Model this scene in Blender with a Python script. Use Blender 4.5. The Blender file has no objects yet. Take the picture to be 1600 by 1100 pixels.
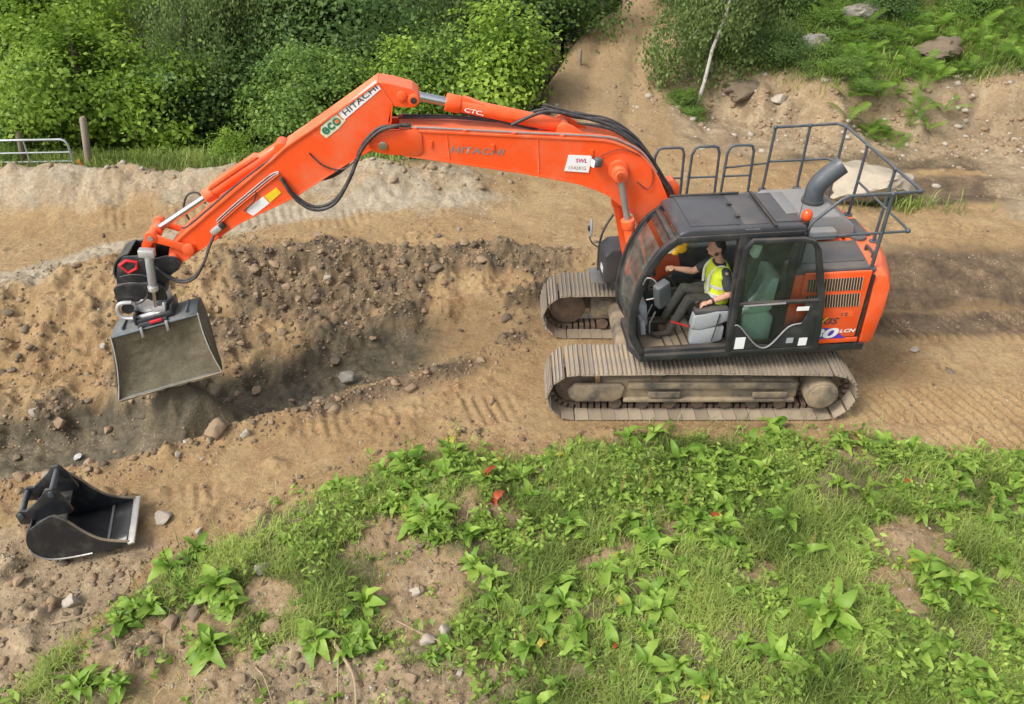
import bpy, bmesh, math, random
import numpy as np
from mathutils import Vector, Matrix, Euler

# ------------------------------------------------------------------ camera, sky, sun, exposure
scene = bpy.context.scene
COL = scene.collection
R = math.radians
random.seed(7)
rng = np.random.default_rng(11)

cam_data = bpy.data.cameras.new('camera')
cam_data.sensor_width = 36.0
cam_data.lens = 28.8
cam_data.clip_end = 2000.0
cam = bpy.data.objects.new('camera', cam_data)
cam.location = (0, 0, 7.5)
cam.rotation_euler = (R(90 - 36), 0, 0)
COL.objects.link(cam)
scene.camera = cam

SUN_EL, SUN_AZ = R(50), R(236)          # azimuth measured clockwise from +Y (light comes from there)
world = bpy.data.worlds.new('World')
scene.world = world
world.use_nodes = True
wn, wl = world.node_tree.nodes, world.node_tree.links
wn.clear()
sky = wn.new('ShaderNodeTexSky')
sky.sky_type = 'NISHITA'
sky.sun_disc = False
sky.sun_elevation = SUN_EL
sky.sun_rotation = SUN_AZ
sky.dust_density = 4.0
sky.air_density = 1.0
sky.ozone_density = 1.0
hs = wn.new('ShaderNodeHueSaturation')
hs.inputs['Saturation'].default_value = 0.42   # a thin even layer of cloud greys the blue
bg = wn.new('ShaderNodeBackground')
bg.inputs['Strength'].default_value = 0.15
wo = wn.new('ShaderNodeOutputWorld')
wl.new(sky.outputs[0], hs.inputs['Color'])
wl.new(hs.outputs[0], bg.inputs[0])
wl.new(bg.outputs[0], wo.inputs[0])

sun_data = bpy.data.lights.new('sun', 'SUN')
sun_data.energy = 1.6
sun_data.angle = R(16)
sun_data.color = (1.0, 0.95, 0.88)
sun = bpy.data.objects.new('sun', sun_data)
d = Vector((math.sin(SUN_AZ) * math.cos(SUN_EL), math.cos(SUN_AZ) * math.cos(SUN_EL), math.sin(SUN_EL)))
sun.rotation_euler = d.to_track_quat('Z', 'Y').to_euler()
sun.location = (0, -10, 30)
COL.objects.link(sun)

scene.view_settings.view_transform = 'Standard'
scene.view_settings.look = 'None'
scene.view_settings.exposure = 0.74
scene.view_settings.gamma = 1.0
scene.view_settings.use_curve_mapping = False
scene.cycles.max_bounces = 6
scene.cycles.transparent_max_bounces = 16

# ------------------------------------------------------------------ helpers
def tag(o, label=None, cat=None, group=None, kind=None):
    if label: o['label'] = label
    if cat: o['category'] = cat
    if group: o['group'] = group
    if kind: o['kind'] = kind
    return o

def empty(name, loc=(0, 0, 0), rz=0.0):
    o = bpy.data.objects.new(name, None)
    o.location = loc
    o.rotation_euler = (0, 0, rz)
    o.empty_display_size = 0.2
    COL.objects.link(o)
    return o

def link(name, me, parent=None, mat=None):
    o = bpy.data.objects.new(name, me)
    COL.objects.link(o)
    if parent: o.parent = parent
    if mat and not me.materials: me.materials.append(mat)
    return o

def copy_tree(o, parent=None):
    c = o.copy()
    COL.objects.link(c)
    c.parent = parent
    for ch in o.children: copy_tree(ch, c)
    return c

class MB:
    def __init__(self): self.v = []; self.f = []
    def add(self, vs, fs):
        n = len(self.v)
        self.v.extend([tuple(float(q) for q in p) for p in vs])
        self.f.extend([tuple(i + n for i in f) for f in fs])
        return self
    def box(self, c, s, rot=None):
        hx, hy, hz = s[0] / 2, s[1] / 2, s[2] / 2
        pts = [Vector((x, y, z)) for x in (-hx, hx) for y in (-hy, hy) for z in (-hz, hz)]
        if rot is not None:
            m = rot if isinstance(rot, Matrix) else Euler(rot).to_matrix()
            pts = [m @ p for p in pts]
        c = Vector(c)
        return self.add([p + c for p in pts], [(0, 1, 3, 2), (4, 6, 7, 5), (0, 4, 5, 1), (2, 3, 7, 6), (0, 2, 6, 4), (1, 5, 7, 3)])
    def span(self, x0, x1, y0, y1, z0, z1):
        return self.box(((x0 + x1) / 2, (y0 + y1) / 2, (z0 + z1) / 2), (abs(x1 - x0), abs(y1 - y0), abs(z1 - z0)))
    def prism(self, prof, y0, y1, plane='xz'):
        n = len(prof)
        area = sum(prof[i][0] * prof[(i + 1) % n][1] - prof[(i + 1) % n][0] * prof[i][1] for i in range(n))
        p = list(prof) if area > 0 else list(prof)[::-1]
        if plane == 'xz':
            a = [(u, y0, w) for u, w in p]; b = [(u, y1, w) for u, w in p]
            fs = [tuple(range(n)), tuple(range(2 * n - 1, n - 1, -1))]
            fs += [(i, n + i, n + (i + 1) % n, (i + 1) % n) for i in range(n)]
        elif plane == 'xy':
            a = [(u, w, y0) for u, w in p]; b = [(u, w, y1) for u, w in p]
            fs = [tuple(range(n - 1, -1, -1)), tuple(range(n, 2 * n))]
            fs += [(i, (i + 1) % n, n + (i + 1) % n, n + i) for i in range(n)]
        else:
            a = [(y0, u, w) for u, w in p]; b = [(y1, u, w) for u, w in p]
            fs = [tuple(range(n - 1, -1, -1)), tuple(range(n, 2 * n))]
            fs += [(i, (i + 1) % n, n + (i + 1) % n, n + i) for i in range(n)]
        return self.add(a + b, fs)
    def tube(self, pts, r, n=8, cap=True, flat=1.0):
        P = [Vector(p) for p in pts]
        rs = r if isinstance(r, (list, tuple)) else [r] * len(P)
        vs, fs = [], []
        T0 = (P[1] - P[0]).normalized()
        up = Vector((0, 0, 1)) if abs(T0.z) < 0.9 else Vector((0, 1, 0))
        N = T0.cross(up).normalized()
        for i, p in enumerate(P):
            if i == 0: T = (P[1] - P[0])
            elif i == len(P) - 1: T = (P[-1] - P[-2])
            else: T = (P[i + 1] - P[i]).normalized() + (P[i] - P[i - 1]).normalized()
            T.normalize()
            N = (N - T * N.dot(T)).normalized()
            B = T.cross(N)
            for k in range(n):
                a = 2 * math.pi * k / n
                vs.append(p + N * (math.cos(a) * rs[i]) + B * (math.sin(a) * rs[i] * flat))
        for i in range(len(P) - 1):
            for k in range(n):
                k2 = (k + 1) % n
                fs.append((i * n + k, i * n + k2, (i + 1) * n + k2, (i + 1) * n + k))
        if cap:
            fs.append(tuple(range(n - 1, -1, -1)))
            fs.append(tuple((len(P) - 1) * n + k for k in range(n)))
        return self.add(vs, fs)
    def cyl(self, p0, p1, r0, r1=None, n=18):
        return self.tube([p0, p1], [r0, r0 if r1 is None else r1], n)
    def beam(self, prof_pts, w, y0, y1):
        """a bar of in-plane width w that follows a polyline in xz, from y0 to y1"""
        n = len(prof_pts)
        L, Rr = [], []
        for i, (x, z) in enumerate(prof_pts):
            a = prof_pts[max(i - 1, 0)]; b = prof_pts[min(i + 1, n - 1)]
            t = Vector((b[0] - a[0], b[1] - a[1])).normalized()
            ww = w[i] if isinstance(w, (list, tuple)) else w
            L.append((x - t.y * ww / 2, z + t.x * ww / 2)); Rr.append((x + t.y * ww / 2, z - t.x * ww / 2))
        V = []
        for i in range(n):
            V += [(L[i][0], y0, L[i][1]), (L[i][0], y1, L[i][1]), (Rr[i][0], y1, Rr[i][1]), (Rr[i][0], y0, Rr[i][1])]
        F = [(4 * i + k, 4 * i + 4 + k, 4 * i + 4 + (k + 1) % 4, 4 * i + (k + 1) % 4) for i in range(n - 1) for k in range(4)]
        F += [(0, 1, 2, 3), (4 * n - 1, 4 * n - 2, 4 * n - 3, 4 * n - 4)]
        return self.add(V, F)
    def sphere(self, c, r, nu=12, nv=8, M=None):
        rr = r if isinstance(r, (list, tuple)) else (r, r, r)
        vs = [(0, 0, -1)]
        for j in range(1, nv):
            t = math.pi * j / nv
            for i in range(nu):
                a = 2 * math.pi * i / nu
                vs.append((math.sin(t) * math.cos(a), math.sin(t) * math.sin(a), -math.cos(t)))
        vs.append((0, 0, 1))
        fs = [(0, 1 + (i + 1) % nu, 1 + i) for i in range(nu)]
        for j in range(nv - 2):
            for i in range(nu):
                a = 1 + j * nu + i; b = 1 + j * nu + (i + 1) % nu
                fs.append((a, b, b + nu, a + nu))
        l = 1 + (nv - 2) * nu
        fs += [(l + i, l + (i + 1) % nu, len(vs) - 1) for i in range(nu)]
        c = Vector(c)
        out = []
        for p in vs:
            q = Vector((p[0] * rr[0], p[1] * rr[1], p[2] * rr[2]))
            if M is not None: q = M @ q
            out.append(q + c)
        return self.add(out, fs)
    def build(self, name, mat=None, parent=None, bevel=0.0, seg=2, smooth=40):
        me = bpy.data.meshes.new(name)
        me.from_pydata(self.v, [], self.f)
        if bevel > 0:
            bm = bmesh.new(); bm.from_mesh(me)
            bmesh.ops.recalc_face_normals(bm, faces=bm.faces)
            bmesh.ops.remove_doubles(bm, verts=bm.verts, dist=1e-5)
            ed = [e for e in bm.edges if len(e.link_faces) == 2 and e.calc_face_angle(0) > R(30)]
            bmesh.ops.bevel(bm, geom=ed, offset=bevel, segments=seg, profile=0.5, affect='EDGES', clamp_overlap=True)
            bm.to_mesh(me); bm.free()
        if smooth:
            me.polygons.foreach_set('use_smooth', np.ones(len(me.polygons), dtype=bool))
            me.set_sharp_from_angle(angle=R(smooth))
        me.update()
        return link(name, me, parent, mat)

def spline(pts, k=6):
    """Catmull-Rom through the points"""
    P = [Vector(p) for p in pts]
    out = []
    for i in range(len(P) - 1):
        p0 = P[max(i - 1, 0)]; p1 = P[i]; p2 = P[i + 1]; p3 = P[min(i + 2, len(P) - 1)]
        for j in range(k):
            t = j / k
            out.append(0.5 * ((2 * p1) + (p2 - p0) * t + (2 * p0 - 5 * p1 + 4 * p2 - p3) * t * t + (3 * p1 - p0 - 3 * p2 + p3) * t ** 3))
    out.append(P[-1])
    return out

# ------------------------------------------------------------------ materials
MATS = {}
def nodes_of(name):
    m = bpy.data.materials.new(name); m.use_nodes = True
    nt = m.node_tree
    b = nt.nodes['Principled BSDF']
    return m, nt, b

def mixc(nt, fac, a, b, mode='MIX'):
    n = nt.nodes.new('ShaderNodeMix'); n.data_type = 'RGBA'; n.blend_type = mode
    for sock, val in ((n.inputs[0], fac), (n.inputs[6], a), (n.inputs[7], b)):
        if hasattr(val, 'links'): nt.links.new(val, sock)
        elif isinstance(val, (int, float)): sock.default_value = val
        else: sock.default_value = (*val, 1) if len(val) == 3 else val
    return n.outputs[2]

def noise(nt, scale, detail=4, rough=0.6, coord='Object', dist=0.0, vec=None):
    n = nt.nodes.new('ShaderNodeTexNoise')
    n.inputs['Scale'].default_value = scale; n.inputs['Detail'].default_value = detail
    n.inputs['Roughness'].default_value = rough; n.inputs['Distortion'].default_value = dist
    if vec is not None: nt.links.new(vec, n.inputs['Vector'])
    else:
        t = nt.nodes.new('ShaderNodeTexCoord')
        nt.links.new(t.outputs[coord], n.inputs['Vector'])
    return n.outputs[0]

def ramp(nt, fac, lo, hi, c0=(0, 0, 0), c1=(1, 1, 1)):
    n = nt.nodes.new('ShaderNodeValToRGB')
    e = n.color_ramp.elements
    e[0].position = lo; e[1].position = hi
    e[0].color = (*c0, 1); e[1].color = (*c1, 1)
    nt.links.new(fac, n.inputs[0])
    return n.outputs[0]

def bump(nt, b, h, strength, dist):
    n = nt.nodes.new('ShaderNodeBump')
    n.inputs['Strength'].default_value = strength; n.inputs['Distance'].default_value = dist
    nt.links.new(h, n.inputs['Height']); nt.links.new(n.outputs[0], b.inputs['Normal'])
    return n

def paint(name, col, rough=0.45, dirt=0.0, dirtcol=(0.30, 0.21, 0.12), metal=0.0, spec=0.5, dscale=3.0, fine=0.12, lo=0.45, hi=0.75, vary=0.0):
    m, nt, b = nodes_of(name)
    n1 = noise(nt, dscale, 6, 0.65)
    n2 = noise(nt, 40, 3, 0.6)
    c = mixc(nt, ramp(nt, n2, 0.3, 0.75), tuple(q * (1 - fine) for q in col), tuple(min(1, q * (1 + fine)) for q in col))
    if dirt > 0:
        f = ramp(nt, n1, lo, hi, (0, 0, 0), (dirt, dirt, dirt))
        c = mixc(nt, f, c, dirtcol)
        ge = nt.nodes.new('ShaderNodeNewGeometry'); sx = nt.nodes.new('ShaderNodeSeparateXYZ'); nt.links.new(ge.outputs['Normal'], sx.inputs[0])
        settled = nt.nodes.new('ShaderNodeMath'); settled.operation = 'MULTIPLY'
        nt.links.new(ramp(nt, sx.outputs[2], .55, 1.0, (0,) * 3, (.42,) * 3), settled.inputs[0]); nt.links.new(ramp(nt, n1, .25, .7, (.35,) * 3, (1,) * 3), settled.inputs[1])
        c = mixc(nt, settled.outputs[0], c, dirtcol)      # dust settles on what faces up
        rr = ramp(nt, n1, lo, hi, (rough,) * 3, (min(1, rough + 0.4),) * 3)
        nt.links.new(rr, b.inputs['Roughness'])
    else:
        b.inputs['Roughness'].default_value = rough
    if vary > 0:
        oi = nt.nodes.new('ShaderNodeObjectInfo')
        c = mixc(nt, 1.0, c, ramp(nt, oi.outputs['Random'], 0, 1, (1 - vary,) * 3, (1 + vary,) * 3), 'MULTIPLY')
    nt.links.new(c, b.inputs['Base Color'])
    b.inputs['Metallic'].default_value = metal
    b.inputs['Specular IOR Level'].default_value = spec
    bump(nt, b, n2, 0.08, 0.004)
    MATS[name] = m
    return m

ORANGE = paint('orange_paint', (0.87, 0.092, 0.014), 0.40, 0.40, (0.58, 0.27, 0.14), dscale=1.6, fine=0.04)
ORANGE_D = paint('orange_paint_dusty', (0.86, 0.105, 0.02), 0.45, 0.5, (0.55, 0.30, 0.16), dscale=3.0, fine=0.06)
BLACK = paint('black_cab_paint', (0.022, 0.024, 0.027), 0.36, 0.25, (0.16, 0.13, 0.10), dscale=4)
CHAR = paint('charcoal_panel', (0.045, 0.047, 0.052), 0.42, 0.35, (0.15, 0.13, 0.11), dscale=2.5)
ROOF = paint('roof_panel', (0.040, 0.042, 0.048), 0.30, 0.25, (0.13, 0.12, 0.11), dscale=2.0)
RAIL = paint('rail_paint', (0.055, 0.068, 0.080), 0.42, 0.3, (0.2, 0.18, 0.15), dscale=6)
STEEL = paint('bright_steel', (0.62, 0.62, 0.62), 0.22, 0.0, metal=1.0)
DULLSTEEL = paint('dull_steel', (0.42, 0.41, 0.40), 0.42, 0.35, (0.25, 0.2, 0.14), metal=0.7, dscale=8)
GREYHOOD = paint('grey_hood', (0.20, 0.205, 0.21), 0.45, 0.5, (0.30, 0.26, 0.21), dscale=3)
DARKHOOD = paint('dark_hood', (0.085, 0.085, 0.088), 0.5, 0.5, (0.17, 0.14, 0.11), dscale=3)
GREYPLASTIC = paint('grey_plastic', (0.36, 0.38, 0.40), 0.5, 0.25, (0.3, 0.25, 0.18), dscale=6)
WHITE = paint('white_sticker', (0.80, 0.80, 0.79), 0.5, 0.1, (0.5, 0.45, 0.38), dscale=6, fine=0.03)
YELLOW = paint('yellow_sticker', (0.80, 0.58, 0.02), 0.5, 0.1)
HOSE = paint('rubber_hose', (0.025, 0.025, 0.027), 0.5, 0.5, (0.17, 0.14, 0.11), dscale=12)
RUBBER = paint('black_rubber', (0.02, 0.02, 0.02), 0.6, 0.3, (0.16, 0.12, 0.08), dscale=6)
TRACK = paint('muddy_track_steel', (0.24, 0.21, 0.175), 0.55, 0.85, (0.36, 0.28, 0.18), metal=0.15, dscale=3.5, fine=0.2, lo=0.38, hi=0.62, vary=0.22)
TRACKF = paint('muddy_track_frame', (0.085, 0.075, 0.062), 0.65, 0.95, (0.31, 0.24, 0.155), dscale=3.0, fine=0.3, lo=0.36, hi=0.60)
LINK = paint('track_link_mud', (0.10, 0.075, 0.055), 0.7, 0.9, (0.24, 0.15, 0.10), dscale=4, fine=0.2)
RED = paint('red_paint', (0.55, 0.02, 0.03), 0.4)
GREYTXT = paint('faded_grey_lettering', (0.36, 0.20, 0.13), 0.6)
DARKTXT = paint('dark_lettering', (0.06, 0.06, 0.06), 0.6)
GREENTXT = paint('green_lettering', (0.03, 0.18, 0.09), 0.6)
MAGENTA = paint('magenta_lettering', (0.55, 0.02, 0.16), 0.6)
PURPLE = paint('violet_print', (0.10, 0.04, 0.40), 0.5)
BKT = paint('bucket_black_paint', (0.020, 0.022, 0.025), 0.32, 0.4, (0.13, 0.12, 0.10), dscale=5, lo=0.5, hi=0.75)
BKTG = paint('worn_bucket_grey', (0.085, 0.105, 0.115), 0.42, 0.5, (0.22, 0.20, 0.16), dscale=5)
EDGE = paint('polished_cutting_edge', (0.62, 0.61, 0.58), 0.35, 0.25, (0.35, 0.3, 0.22), metal=0.6, dscale=9)
SILVER = paint('cast_aluminium', (0.66, 0.66, 0.65), 0.35, 0.35, (0.10, 0.09, 0.07), metal=0.6, dscale=11, lo=0.5)
BEACON = paint('beacon_lens', (0.75, 0.09, 0.02), 0.15)
WOODPOST = paint('weathered_post', (0.26, 0.21, 0.155), 0.85, 0.5, (0.14, 0.12, 0.09), dscale=7)
GALV = paint('galvanised_tube', (0.50, 0.53, 0.54), 0.4, 0.3, (0.3, 0.3, 0.28), metal=0.7, dscale=9)

def glass_mat(name, tint, refl=0.04, trans=0.75, rough=0.02):
    m = bpy.data.materials.new(name); m.use_nodes = True
    nt = m.node_tree; nt.nodes.clear()
    o = nt.nodes.new('ShaderNodeOutputMaterial')
    t = nt.nodes.new('ShaderNodeBsdfTransparent'); t.inputs[0].default_value = (*[c * trans for c in tint], 1)
    g = nt.nodes.new('ShaderNodeBsdfGlossy'); g.inputs['Roughness'].default_value = rough
    df = nt.nodes.new('ShaderNodeBsdfDiffuse'); df.inputs[0].default_value = (0.36, 0.37, 0.34, 1)
    fr = nt.nodes.new('ShaderNodeFresnel'); fr.inputs[0].default_value = 1.5
    n = noise(nt, 5, 5, 0.6)
    dust_refl = ramp(nt, n, 0.35, 0.8, (refl * 0.5,) * 3, (refl * 2.2,) * 3)  # pale diffuse film: dust, plus reflections painted into the windscreen
    a = nt.nodes.new('ShaderNodeMixShader'); b = nt.nodes.new('ShaderNodeMixShader')
    nt.links.new(fr.outputs[0], a.inputs[0]); nt.links.new(t.outputs[0], a.inputs[1]); nt.links.new(g.outputs[0], a.inputs[2])
    nt.links.new(dust_refl, b.inputs[0]); nt.links.new(a.outputs[0], b.inputs[1]); nt.links.new(df.outputs[0], b.inputs[2])
    nt.links.new(b.outputs[0], o.inputs[0])
    return m
GLASS = glass_mat('tinted_cab_glass', (0.88, 0.98, 0.92), 0.035, 0.95)
GLASSW = glass_mat('windscreen_glass', (0.78, 0.90, 0.84), 0.13, 0.80)  # stronger grey diffuse veil, painted in for reflections on the screen
GLASSD = glass_mat('dark_roof_glass', (0.5, 0.42, 0.40), 0.10, 0.42)

# ------------------------------------------------------------------ noise on arrays
def _hash(ix, iy, s):
    h = (ix.astype(np.int64) * 374761393 + iy.astype(np.int64) * 668265263 + s * 1442695041) & 0x7fffffff
    h = ((h ^ (h >> 13)) * 1274126177) & 0x7fffffff
    h = (h ^ (h >> 16)) & 0xffff
    return h / 65535.0
def vnoise(x, y, s=0):
    ix = np.floor(x); iy = np.floor(y); fx = x - ix; fy = y - iy
    u = fx * fx * fx * (fx * (fx * 6 - 15) + 10); v = fy * fy * fy * (fy * (fy * 6 - 15) + 10)
    a = _hash(ix, iy, s); b = _hash(ix + 1, iy, s); c = _hash(ix, iy + 1, s); e = _hash(ix + 1, iy + 1, s)
    return (a * (1 - u) + b * u) * (1 - v) + (c * (1 - u) + e * u) * v
def fbm(x, y, sc, o=4, s=0, g=0.5):
    x = np.asarray(x, float); y = np.asarray(y, float)
    t = 0.0; a = 1.0; n = 0.0
    for i in range(o):
        ca, sa = math.cos(0.6 + i), math.sin(0.6 + i)
        t = t + a * vnoise((x * ca - y * sa) * sc + 31.7 * i, (x * sa + y * ca) * sc + 17.3 * i, s + i * 13)
        n += a; a *= g; sc *= 2.03
    return t / n
def sstep(a, b, t):
    t = np.clip((t - a) / (b - a), 0, 1)
    return t * t * (3 - 2 * t)
def bell(t, w): return np.exp(-(t / w) ** 2)
# ------------------------------------------------------------------ the ground: one height field
GEX = [-6.2, -4.94, -4.5, -4.11, -3.54, -2.85, -2.01, -0.85, 0.61, 1.74, 3.54, 4.74, 5.81, 6.68, 9, 14]
GEY = [3.2, 4.3, 5.1, 6.02, 6.53, 7.40, 7.80, 8.00, 8.15, 8.25, 8.50, 8.40, 8.05, 7.75, 7.2, 6.6]
YNX = [-9, -6.55, -6.14, -5.69, -4.94, -3.96, -3.43, -2.93, -2.26, -1.54, -0.6, 0.31]
YNY = [7.15, 7.47, 7.64, 7.76, 8.0, 8.44, 8.78, 8.99, 9.43, 9.74, 10.22, 10.92]
YLX = [-9, -7.22, -6.38, -5.55, -4.99, -4.53, -3.96, -3.26, -2.52, -1.72, -0.4, 0.3, 1, 12]
YLY = [8.5, 8.75, 8.85, 9.0, 9.25, 9.55, 9.95, 10.4, 10.9, 11.2, 11.4, 11.5, 11.5, 11.5]
DX = [-9, -5, -3.9, -2.5, -1.2, 0.2]
DY = [0.62, 0.62, 0.56, 0.42, 0.20, 0.0]
YBX = [-12, -8.46, -7.13, -5.96, -5.47, -4.07, -2.29, -0.57, 0.69, 4, 12]
YBY = [11.3, 11.57, 12.2, 12.2, 12.87, 13.2, 13.0, 12.87, 13.0, 12.9, 12.9]
FTX = [2, 3.9, 5.37, 6.73, 7.96, 9.48, 12, 16]
FTY = [20.2, 19.5, 18.9, 18.4, 17.8, 17.8, 17.9, 18]
PLY, PLX = [14, 16, 18.4, 21.2, 23.5, 27, 40, 60], [-4, -1.5, 0.44, 1.15, 1.8, 3.7, 9, 17]
PRY, PRX = [14, 16, 18, 20.7, 22.9, 28.7, 40, 60], [9, 5.5, 3.73, 4.0, 4.2, 5.5, 10.5, 18.5]
BARE = [(-0.25, 6.85, .36, .24), (-1.0, 5.70, .60, .60), (-1.4, 6.35, .44, .26), (4.75, 6.25, .62, .36), (1.18, 6.35, .26, .18),
        (4.25, 5.75, .30, .22), (-1.7, 4.45, 1.9, .62), (4.35, 7.85, .45, .20), (1.9, 6.45, .26, .2), (2.75, 5.85, .26, .18), (-3.7, 5.0, .9, .45), (-2.6, 5.6, .4, .25), (3.1, 4.95, .3, .2), (2.95, 8.15, .5, .16)]

def grass_depth(x, y):
    return np.interp(x, GEX, GEY) + (fbm(x, y, 1.1, 3, 71) - 0.5) * 0.7 - y
def bare(x, y):
    b = np.zeros_like(np.asarray(x, float))
    nx = (fbm(x, y, 2.2, 5, 5, .65) - 0.5) * 1.0; ny = (fbm(x, y, 2.2, 5, 6, .65) - 0.5) * 1.0
    for (cx, cy, rx, ry) in BARE:
        q = ((x + nx - cx) / rx) ** 2 + ((y + ny - cy) / ry) ** 2
        b = np.maximum(b, 1 - sstep(0.25, 1.7, q))
    return b

def zones(x, y):
    """masks used by the height, the soil colour and the scattering"""
    x = np.asarray(x, float); y = np.asarray(y, float)
    gd = grass_depth(x, y)
    grass = sstep(-0.05, 0.45, gd) * (1 - bare(x, y))
    yn = np.interp(x, YNX, YNY); yl = np.interp(x, YLX, YLY); D = np.interp(x, DX, DY)
    yb = np.interp(x, YBX, YBY) + (fbm(x, y, 0.9, 3, 44) - 0.5) * 0.9
    t = (y - yl) / np.maximum(yb - yl, 0.4)
    n = fbm(x, y, 0.8, 4, 91); n2 = fbm(x, y, 2.3, 3, 17)
    lx = sstep(1.6, 0.4, x)
    band = sstep(0.30, 0.6, t + (n - .5) * .6) * sstep(1.08, 0.88, t + (n - .5) * .35)
    rub = band * sstep(-5.8, -4.6, x + (n - .5) * 2) * lx
    rub = np.maximum(rub, sstep(0.45, 0.62, n) * sstep(-0.1, 0.15, t) * sstep(1.05, 0.8, t) * lx * 0.85)
    rub = np.maximum(rub, 0.75 * sstep(0.5, 0.62, n2) * bell(y - yn - 0.1, 0.5) * sstep(-3.5, -1.5, x) * sstep(1.0, 0.3, x))
    wet = sstep(yn + 0.02, yn + 0.25, y) * sstep(0.32, -0.02, t + (n2 - .5) * .25) * sstep(-0.3, -2.2, x)
    grav = bell(y - np.interp(x, [-12, -8.56, -7.73, -6.79, -5.85, -4.84, -3.76, -1.94, 1.5], [11.2, 11.85, 12.4, 12.9, 13.45, 14.0, 14.5, 14.9, 15.0]) - (n - .5) * 1.0, 0.36) * sstep(1.5, -2.0, x)
    ridge = sstep(13.6, 14.6, y + (n - .5) * 1.2) * sstep(16.6, 15.8, y) * sstep(0.6, -1.4, x)
    grav = np.maximum(grav, ridge * (0.35 + 0.5 * n2))
    mud = 1.4 * bell(y - 15.4 - (n - .5) * .7, 0.6) * sstep(5.5, 7.5, x) + 0.9 * bell(y - 12.2 - (n - .5) * .5, 0.7) * sstep(4.2, 5.6, x)
    mud = np.maximum(mud, 0.75 * bell(y - 11.1, 0.38) * sstep(4.2, 5.2, x))
    mud = np.maximum(mud, 0.5 * bell(y - yn + .15, .4) * sstep(.42, .6, n) * sstep(1.0, 0.0, x))
    mud = np.maximum(mud, 0.75 * bell(y - 17.0 - (n - .5), 0.4) * sstep(5.0, 7.0, x))
    mud = np.clip(mud * 1.6, 0, 1) * sstep(.25, .5, .35 + n2 * .7)
    top = sstep(0.1, -0.6, gd) * sstep(-3.6, -4.3, x) * sstep(7.0, 6.0, y + (n - .5) * .8)
    top = np.maximum(np.maximum(top, sstep(5.2, 4.7, y + (n2 - .5) * .7) * sstep(0.6, -0.2, x) * sstep(-3.2, -2.3, x)), bare(x, y) * sstep(0, .4, gd) * .55)
    return dict(gd=gd, grass=grass, yn=yn, yl=yl, D=D, yb=yb, t=t, rub=rub, wet=wet, grav=grav, mud=mud, top=top, ridge=ridge, n=n, n2=n2)

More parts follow.
